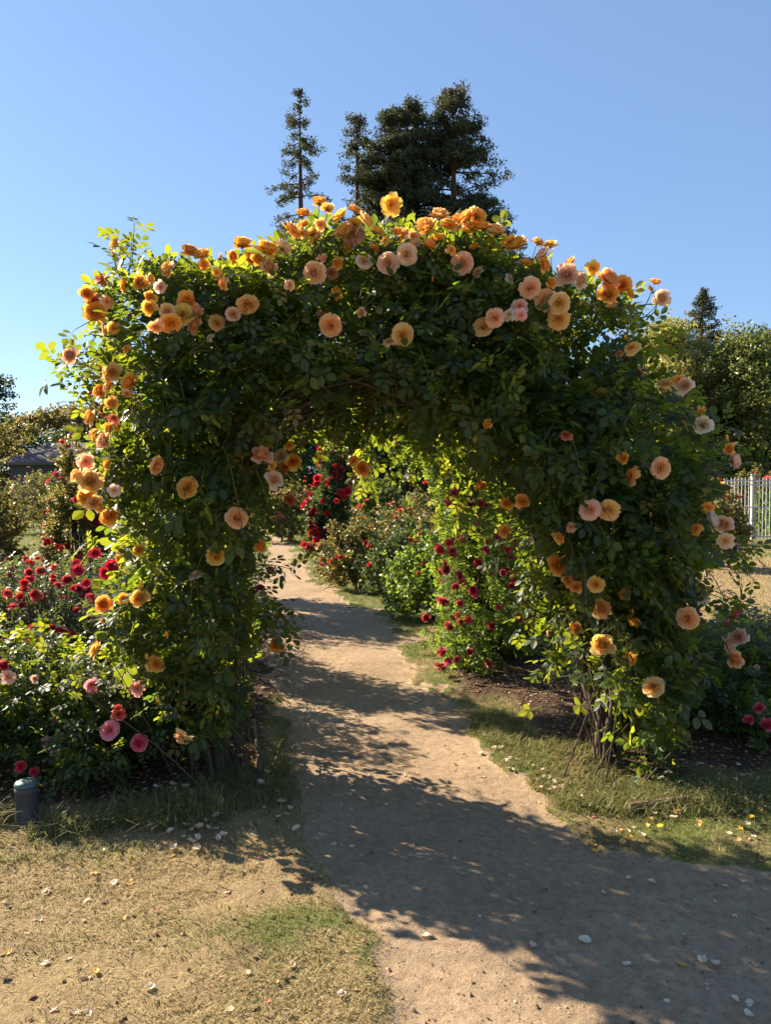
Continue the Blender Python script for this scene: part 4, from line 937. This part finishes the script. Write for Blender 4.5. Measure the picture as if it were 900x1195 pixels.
tree('redwood_tree', 'narrow redwood pressed against the left flank of the big clump', -2.2, 61, 31.6, 3.2, [(0, .3), (.2, .9), (.7, .95), (.88, .55), (1, .2)], M['redwood_needles'], 130, 20, .16, .5, 'trunk', RW, .1, .45, .7, 32, .25, .05)
for lb_, X_, Y_, h_, r_, n_, sd_ in (('broad dark redwood with the widest crown in the middle of the big clump', 2.6, 61, 32.6, 4.2, 300, 33), ('redwood forming the left shoulder top of the big clump', .3, 60, 31.6, 3.5, 230, 35),
        ('tallest redwood at the right side of the big clump', 5.3, 60, 33.0, 3.9, 270, 36), ('lower redwood with limbs reaching right of the big clump', 7.2, 58.5, 24.5, 4.8, 230, 34)):
    tree('redwood_tree', lb_, X_, Y_, h_, r_, [(0, .4), (.3, 1.0), (.7, 1.1), (.85, .85), (.94, .62), (1, .25)], M['redwood_needles'], n_, 22, .17, .7, 'trunk', RW, .1, .42, .8, sd_, .15, .1)
TR = 'trees behind the white fence'
rp = [(0, .3), (.2, .9), (.5, 1.0), (.8, .8), (1, .3)]
tree('broadleaf_tree', 'dull yellow-green tree right of the near arch with an open crown', 15.6, 42, 10.4, 2.9, rp, M['tree_yellow'], 120, 34, .15, .3, 'trunk_grey', TR, .12, .75, 1.1, 41)
tree('broadleaf_tree', 'low yellow tree just clear of the right leg of the near arch', 13.6, 38, 7.4, 2.4, rp, M['tree_yellow'], 80, 30, .14, .2, 'trunk_grey', TR, .1, .8, .9, 42)
tree('broadleaf_tree', 'bright green rounded tree above the fence in front of the dark one', 19.3, 40, 9.3, 2.9, rp, M['tree_green'], 120, 36, .15, .3, 'trunk_grey', TR, .08, .8, 1.1, 43)
tree('broadleaf_tree', 'dense dark tree cut by the right edge of the view', 22.4, 42, 9.2, 4.2, rp, M['tree_dark'], 140, 36, .16, .4, 'trunk_grey', TR, .06, .8, 1.3, 44)
tree('broadleaf_tree', 'dark low-branched tree filling the gap behind the fence', 17.6, 46, 7.5, 4.6, rp, M['tree_dark'], 120, 36, .17, .3, 'trunk_grey', TR, .03, .8, 1.4, 45)
tree('conifer_tree', 'small tiered conifer whose tip stands over the yellow-green tree', 25.6, 60, 17.6, 3.0, [(0, 1.0), (.6, .9), (.8, .6), (1, .03)], M['redwood_needles'], 110, 8, .15, .3, 'trunk', TR, .4, .3, .45, 46, 0, .2)
LT = 'trees on the left horizon'
tree('conifer_tree', 'grey-green cedar with level branches at the left edge', -22.6, 42, 8.2, 3.8, [(0, 1.0), (.5, .9), (.8, .5), (1, .1)], M['tree_dark'], 70, 18, .16, .3, 'trunk', LT, .1, .3, .9, 51, 0, .25)
tree('conifer_tree', 'low dark cedar next to the grey roofed shed', -19.5, 48, 5.6, 3.0, [(0, 1.0), (.5, .9), (.8, .6), (1, .1)], M['tree_dark'], 60, 20, .16, .3, 'trunk', LT, .1, .35, .9, 52, 0, .25)
k_ = 0
fl = ['round tree on the skyline behind the shed', 'low wide tree on the skyline left of the arch', 'dark tree between the shed and the arch', 'dark tree seen through the left of the opening', 'dark tree filling the middle of the opening',
      'dark tree filling the right of the opening', 'tall dark tree behind the right leg', 'far tree behind the yellow tree', 'far dark tree at the right of the fence', 'far tree beyond the dark tree at the right edge']
for x_, y_, h_, r_ in ((-27, 68, 6.4, 5), (-21.5, 66, 6.2, 4.5), (-15.5, 64, 5.8, 4.5), (-9.5, 56, 8.0, 4.5), (-3.2, 54, 9, 4.5), (2.8, 56, 9, 4.6), (9, 54, 8.5, 4.6), (14.5, 60, 8.5, 4.8), (22.5, 54, 8.5, 5), (29, 56, 10, 5)):
    tree('broadleaf_tree', fl[k_], x_, y_, h_, r_, [(0, .6), (.2, 1.0), (.6, .95), (.85, .7), (1, .3)], M['tree_dark'] if k_ > 2 else M['leaf_grey'], 90, 30, .2, .3, 'trunk_grey', 'far trees on the horizon', .03, .8, 1.6, 60 + k_); k_ += 1
n = 26000
wx = rng.uniform(-170, 170, n); wz = rng.random(n) ** .8 * (4.2 + 1.2 * sn(wx, wx * 0, .12, 71) + .8 * sn(wx, wx * 0, .5, 72)); wy = rng.uniform(92, 100, n) + np.abs(wx) * .1
tag(link('distant_woods', leaf_mesh('distant_woods', CLUST, np.stack([wx, wy, wz], 1), rng.normal(size=(n, 3)), rng.normal(size=(n, 3)) + [0, 0, 1], rng.uniform(.35, .7, n), M['tree_dark'])),
    'far wood closing the horizon behind everything', 'woods', kind='stuff')

# ------------------------------------------------------------------ fence
fr_ = empty('white_fence', (8.5, 22, 0), 'white metal picket fence across the far side of the dry lawn', 'fence')
fb = lambda x0, x1, y0, y1, z0, z1: box(x0 - 8.5, x1 - 8.5, y0 - 22, y1 - 22, z0, z1)
X0, X1 = 6.2, 19.0
pk = [fb(q - .009, q + .009, 21.991, 22.009, .08, 1.93) for q in np.arange(X0, X1, .105)]
tips = []
V, f = join(pk); link('pickets', mesh('pickets', V, [f], M['fence_white']), fr_)
for z in (.18, 1.05, 1.72, 1.84):
    V, f = fb(X0 - .1, X1, 21.96, 21.989, z - .018, z + .018); link('rail', mesh('rail', V, [f], M['fence_white']), fr_)
for q in (6.15, 8.55, 10.95, 13.35, 15.75, 18.15):
    V, f = join([fb(q - .04, q + .04, 22.012, 22.09, 0, 2.0), fb(q - .05, q + .05, 22.0, 22.10, 2.0, 2.03)]); link('post', mesh('post', V, [f], M['fence_white']), fr_)

# ------------------------------------------------------------------ shed on the left
sr = empty('shed', (-17.6, 41, 0), 'grey wooden shed with a low brown-grey roof seen past the far left arch', 'shed')
V, f = box(-2.2, 2.2, -2, 2, 0, 2.95); link('wall', mesh('wall', V, [f], M['shed_wall']), sr)
rv = np.array([(-2.5, -2.5, 2.85), (2.5, -2.5, 2.85), (2.5, 2.5, 2.85), (-2.5, 2.5, 2.85), (-1.0, 0, 4.15), (1.0, 0, 4.15), (-2.5, -2.5, 3.0), (2.5, -2.5, 3.0), (2.5, 2.5, 3.0), (-2.5, 2.5, 3.0)])
link('roof', mesh('roof', rv, [np.array([(0, 3, 2, 1), (0, 1, 7, 6), (1, 2, 8, 7), (2, 3, 9, 8), (3, 0, 6, 9), (6, 7, 5, 4), (8, 9, 4, 5)]), np.array([(7, 8, 5), (9, 6, 4)])], M['shed_roof']), sr)
V, f = box(.9, 1.8, -2.04, -2.004, 0, 2.05); link('door', mesh('door', V, [f], M['shed_trim']), sr)
V, f = box(-2.0, -.8, -2.05, -2.004, 1.1, 2.0); wf = link('window', mesh('window', V, [f], M['shed_trim']), sr)
V, f = box(-1.92, -.88, -2.06, -2.052, 1.18, 1.92); link('pane', mesh('pane', V, [f], M['glass']), wf)

# ------------------------------------------------------------------ small things by the beds
pz = gnd(31, 962)
pr_ = empty('bollard', pz, 'short dark grey post with a pale teal cap before the pink rose bush', 'bollard')
def lathe(name, prof, mat, seg=20, rib=0.0):
    n_ = len(prof); a = np.arange(seg) * 2 * math.pi / seg; V = []
    for r_, z_ in prof:
        rr = r_ * (1 + rib * (np.arange(seg) % 2)); V.append(np.stack([rr * np.cos(a), rr * np.sin(a), np.full(seg, z_)], 1))
    V = np.concatenate(V); q = np.arange(seg); f = np.concatenate([np.stack([i * seg + q, i * seg + (q + 1) % seg, (i + 1) * seg + (q + 1) % seg, (i + 1) * seg + q], 1) for i in range(n_ - 1)])
    return mesh(name, V, [f], mat, smooth=True)
link('body', lathe('body', [(.0, -.02), (.054, -.02), (.054, .0), (.05, .012), (.049, .16), (.052, .165), (.052, .185), (.0, .186)], M['post_grey'], 28, .03), pr_)
link('cap', lathe('cap', [(.0, .187), (.053, .187), (.055, .197), (.048, .208), (.03, .216), (0, .218)], M['post_cap'], 28), pr_)
for (xa, ya, xb, yb, lb) in ((*gnd(735, 948)[:2], *gnd(800, 938)[:2], 'weathered wooden edging board at the foot of the right leg of the near arch'), (*gnd(303, 905)[:2], *gnd(296, 845)[:2], 'thin wooden edging board beside the grass left of the path')):
    c0 = np.array([(xa + xb) / 2, (ya + yb) / 2, 0]); ln = math.hypot(xb - xa, yb - ya)
    V, f = box(-ln / 2, ln / 2, -.012, .012, -.03, .045); V = V + rng.normal(0, .002, V.shape)
    o = link('edging_board', mesh('edging_board', V, [f], M['edging']), None, c0); o.rotation_euler = (0.05, 0.02, math.atan2(yb - ya, xb - xa)); tag(o, lb, 'edging board', 'wooden edging boards')
tw = []
q = [gnd(836, 926), gnd(862, 926) + np.array([0, 0, .03]), gnd(884, 940) + np.array([0, 0, .01])]
t = np.linspace(0, 1, 9)[:, None]; c_ = (1 - t) ** 2 * q[0] + 2 * t * (1 - t) * q[1] + t ** 2 * q[2] + np.array([0, 0, .015])
tag(link('twig', tube_mesh('twig', [(c_, .0035)], M['edging'], (0, 0, 0), 6)), 'pale curved twig lying in the grass near the right edge', 'twig')
tw = []
for i, (xa, ya, xb, yb, zz) in enumerate(((50, 960, 90, 928, .08), (68, 962, 98, 938, .05), (10, 955, 22, 915, .16))):
    a_, b_ = gnd(xa, ya), gnd(xb, yb) ; a_[2] = .01; b_ = at(xb, yb, a_[1] + .1)
    tw.append((np.linspace(a_, b_, 6) + np.array([0, 0, .01]) * np.sin(np.linspace(0, 3.14, 6))[:, None], np.linspace(.0035, .0015, 6)))
for i, pp in enumerate(tw):
    tag(link('dry_stalk', tube_mesh('dry_stalk', [pp], M['edging'], (0, 0, 0), 5)), ['long pale dry stalk leaning in front of the pink rose bush', 'shorter dry stalk right beside the long leaning one', 'upright dry stalk just left of the grey post'][i], 'stalk', 'dry stalks by the grey post')

# ------------------------------------------------------------------ fallen petals
def fallen(seed):
    g = np.random.default_rng(seed); n_ = 7; V = []
    for i in range(n_):
        for j in range(n_):
            u, v = -1 + 2 * i / (n_ - 1), -1 + 2 * j / (n_ - 1)
            # square to disc
            x_, y_ = u * math.sqrt(1 - v * v / 2), v * math.sqrt(1 - u * u / 2)
            cup = g0 * (x_ * x_ + y_ * y_) if (g0 := (.2 + .3 * (seed % 3))) else 0
            V.append((x_ * (1 + .1 * y_) + .06 * math.sin(4 * y_ + seed), y_ * (.62 + .06 * (seed % 4)) + .07 * math.sin(5 * x_ + seed) - .05 * abs(x_), .02 + cup * .8 + .16 * math.sin(3 * x_ + seed) * abs(y_) + .12 * math.sin(5 * y_ + 2 * seed) * x_ + g.normal(0, .04)))
    f = np.array([[i * n_ + j, i * n_ + j + 1, (i + 1) * n_ + j + 1, (i + 1) * n_ + j] for i in range(n_ - 1) for j in range(n_ - 1)])
    return mesh('fallen_petal', np.array(V), [f], M['petal'], {'rad': np.full(len(V), .7), 'tip': np.full(len(V), .8)}, smooth=True)
FP = [fallen(i) for i in range(6)]
GP = 'rose petals fallen on the ground'
def drop(px, py, r, col, label, up=.0):
    P = gnd(px, py); z = float(height(np.array([P[0]]), np.array([P[1]]))[0]); P = gnd(px, py, z)
    o = link('fallen_petal', random.choice(FP), None, P + np.array([0, 0, .003 + up])); s = r * P[1] / F * .80
    o.scale = (s, s, s * random.uniform(.6, 1.2)); o.rotation_euler = (random.uniform(-.3, .3), random.uniform(-.3, .3), random.uniform(0, 6.28))
    o.color = (*[v * random.uniform(.93, 1.05) for v in PC[col]], 1); tag(o, label, 'petal', GP)
LB = {'path': 'whitish petal lying in the arch shadow on the near part of the dirt path', 'sunpath': 'small pale petal on the sunlit strip of path under the near arch', 'dry': 'cream curled petal on the dry straw turf at the lower left',
      'edgeL': 'faded petal among the tufts below the left leg of the near arch', 'edgeR': 'faded petal in the grass strip below the right leg of the near arch', 'grassR': 'yellowish petal on the grass verge at the right, below the edging board', 'strip': 'pale petal caught in the shaded grass along the right side of the path'}
for px, py, r, c in ((495, 1093, 9, 'white'), (622, 1103, 7, 'white'), (683, 1099, 9, 'white'), (774, 1074, 7, 'white'), (732, 1126, 7, 'white'), (858, 1071, 5, 'white'), (886, 1074, 8, 'white'), (847, 1035, 5, 'white'), (734, 1025, 6, 'shell'), (761, 1030, 6, 'white'), (858, 1168, 6, 'white'), (873, 1186, 8, 'white'),
                     (779, 1170, 5, 'white'), (531, 1003, 6, 'white'), (365, 987, 6, 'white'), (390, 987, 6, 'white'), (427, 1037, 5, 'white'), (835, 1053, 3, 'white'), (799, 1092, 3, 'white'), (705, 1042, 3, 'shell'), (868, 1030, 4, 'white'), (486, 992, 3, 'shell'), (826, 1155, 3, 'shell'), (560, 1070, 3, 'shell')):
    drop(px, py, r, c, LB['path'])
drop(796, 1127, 8, 'yellow', 'curled golden yellow petal on the shaded path near the lower right corner'); drop(819, 1124, 10, 'white', 'largest white petal, right next to the golden yellow one')
drop(836, 1127, 7, 'white', 'torn white petal right of the largest one beside the yellow petal'); drop(875, 1172, 7, 'white', 'white petal at the very lower right, above a second one')
for px, py, r in ((695, 989, 4), (470, 906, 5), (451, 940, 4), (382, 902, 4), (563, 907, 4), (427, 870, 3), (392, 885, 3), (365, 885, 3), (600, 940, 3), (540, 880, 3), (640, 960, 3), (628, 937, 3), (430, 905, 3)): drop(px, py, r, 'shell', LB['sunpath'])
for px, py, r, c in ((132, 1031, 7, 'white'), (150, 1031, 8, 'apricot'), (52, 1044, 7, 'shell'), (52, 1125, 7, 'white'), (79, 1120, 6, 'shell'), (174, 1154, 8, 'white'), (289, 1138, 7, 'shell'), (268, 1180, 8, 'white'), (398, 1163, 8, 'white'), (340, 1129, 7, 'shell'), (111, 1136, 7, 'apricot'), (10, 1112, 5, 'yellow'), (102, 1184, 7, 'shell'),
                     (88, 1183, 7, 'shell'), (46, 1074, 5, 'white'), (201, 1000, 6, 'apricot'), (265, 1042, 4, 'shell'), (322, 1147, 5, 'apricot'), (100, 1052, 6, 'shell'), (144, 1072, 7, 'apricot'), (110, 1020, 7, 'apricot'), (119, 994, 6, 'white'), (4, 1054, 5, 'white'), (62, 1180, 6, 'shell'), (30, 1090, 4, 'shell'), (190, 1060, 3, 'shell'), (160, 1100, 3, 'shell')):
    drop(px, py, r, c, LB['dry'])
dr = [(random.uniform(165, 350), 950 + random.uniform(-35, 40)) for _ in range(16)]
for i in range(64): cx_, cy_ = random.choice(dr); drop(cx_ + random.gauss(0, 17), cy_ + random.gauss(0, 10), random.uniform(4, 7.5), random.choice(('shell', 'white', 'apricot', 'shell')), LB['edgeL'], .012)
for i in range(26): px = random.uniform(0, 1); drop(560 + 130 * px, 870 + 70 * px + random.uniform(-14, 14), random.uniform(3, 5), random.choice(('shell', 'white')), LB['strip'], .012)
dr = [(random.uniform(665, 900), random.uniform(945, 1000)) for _ in range(8)]
for i in range(34): cx_, cy_ = random.choice(dr); drop(cx_ + random.gauss(0, 16), cy_ + random.gauss(0, 7), random.uniform(4, 6.5), random.choice(('shell', 'apricot', 'yellow', 'white')), LB['grassR'], .012)
for i in range(16): drop(random.uniform(690, 900), random.uniform(885, 935), random.uniform(3, 5), random.choice(('shell', 'white')), LB['edgeR'], .012)

# ------------------------------------------------------------------ render settings
S.view_settings.view_transform = 'Standard'; S.view_settings.look = 'None'; S.view_settings.exposure = 1.78; S.view_settings.gamma = 1
S.render.engine = 'CYCLES'; c = S.cycles
c.use_denoising = True; c.max_bounces = 6; c.diffuse_bounces = 3; c.glossy_bounces = 2; c.transmission_bounces = 4; c.transparent_max_bounces = 4
c.use_adaptive_sampling = True; c.adaptive_threshold = .02; c.caustics_reflective = False; c.caustics_refractive = False
c.sample_clamp_indirect = 6
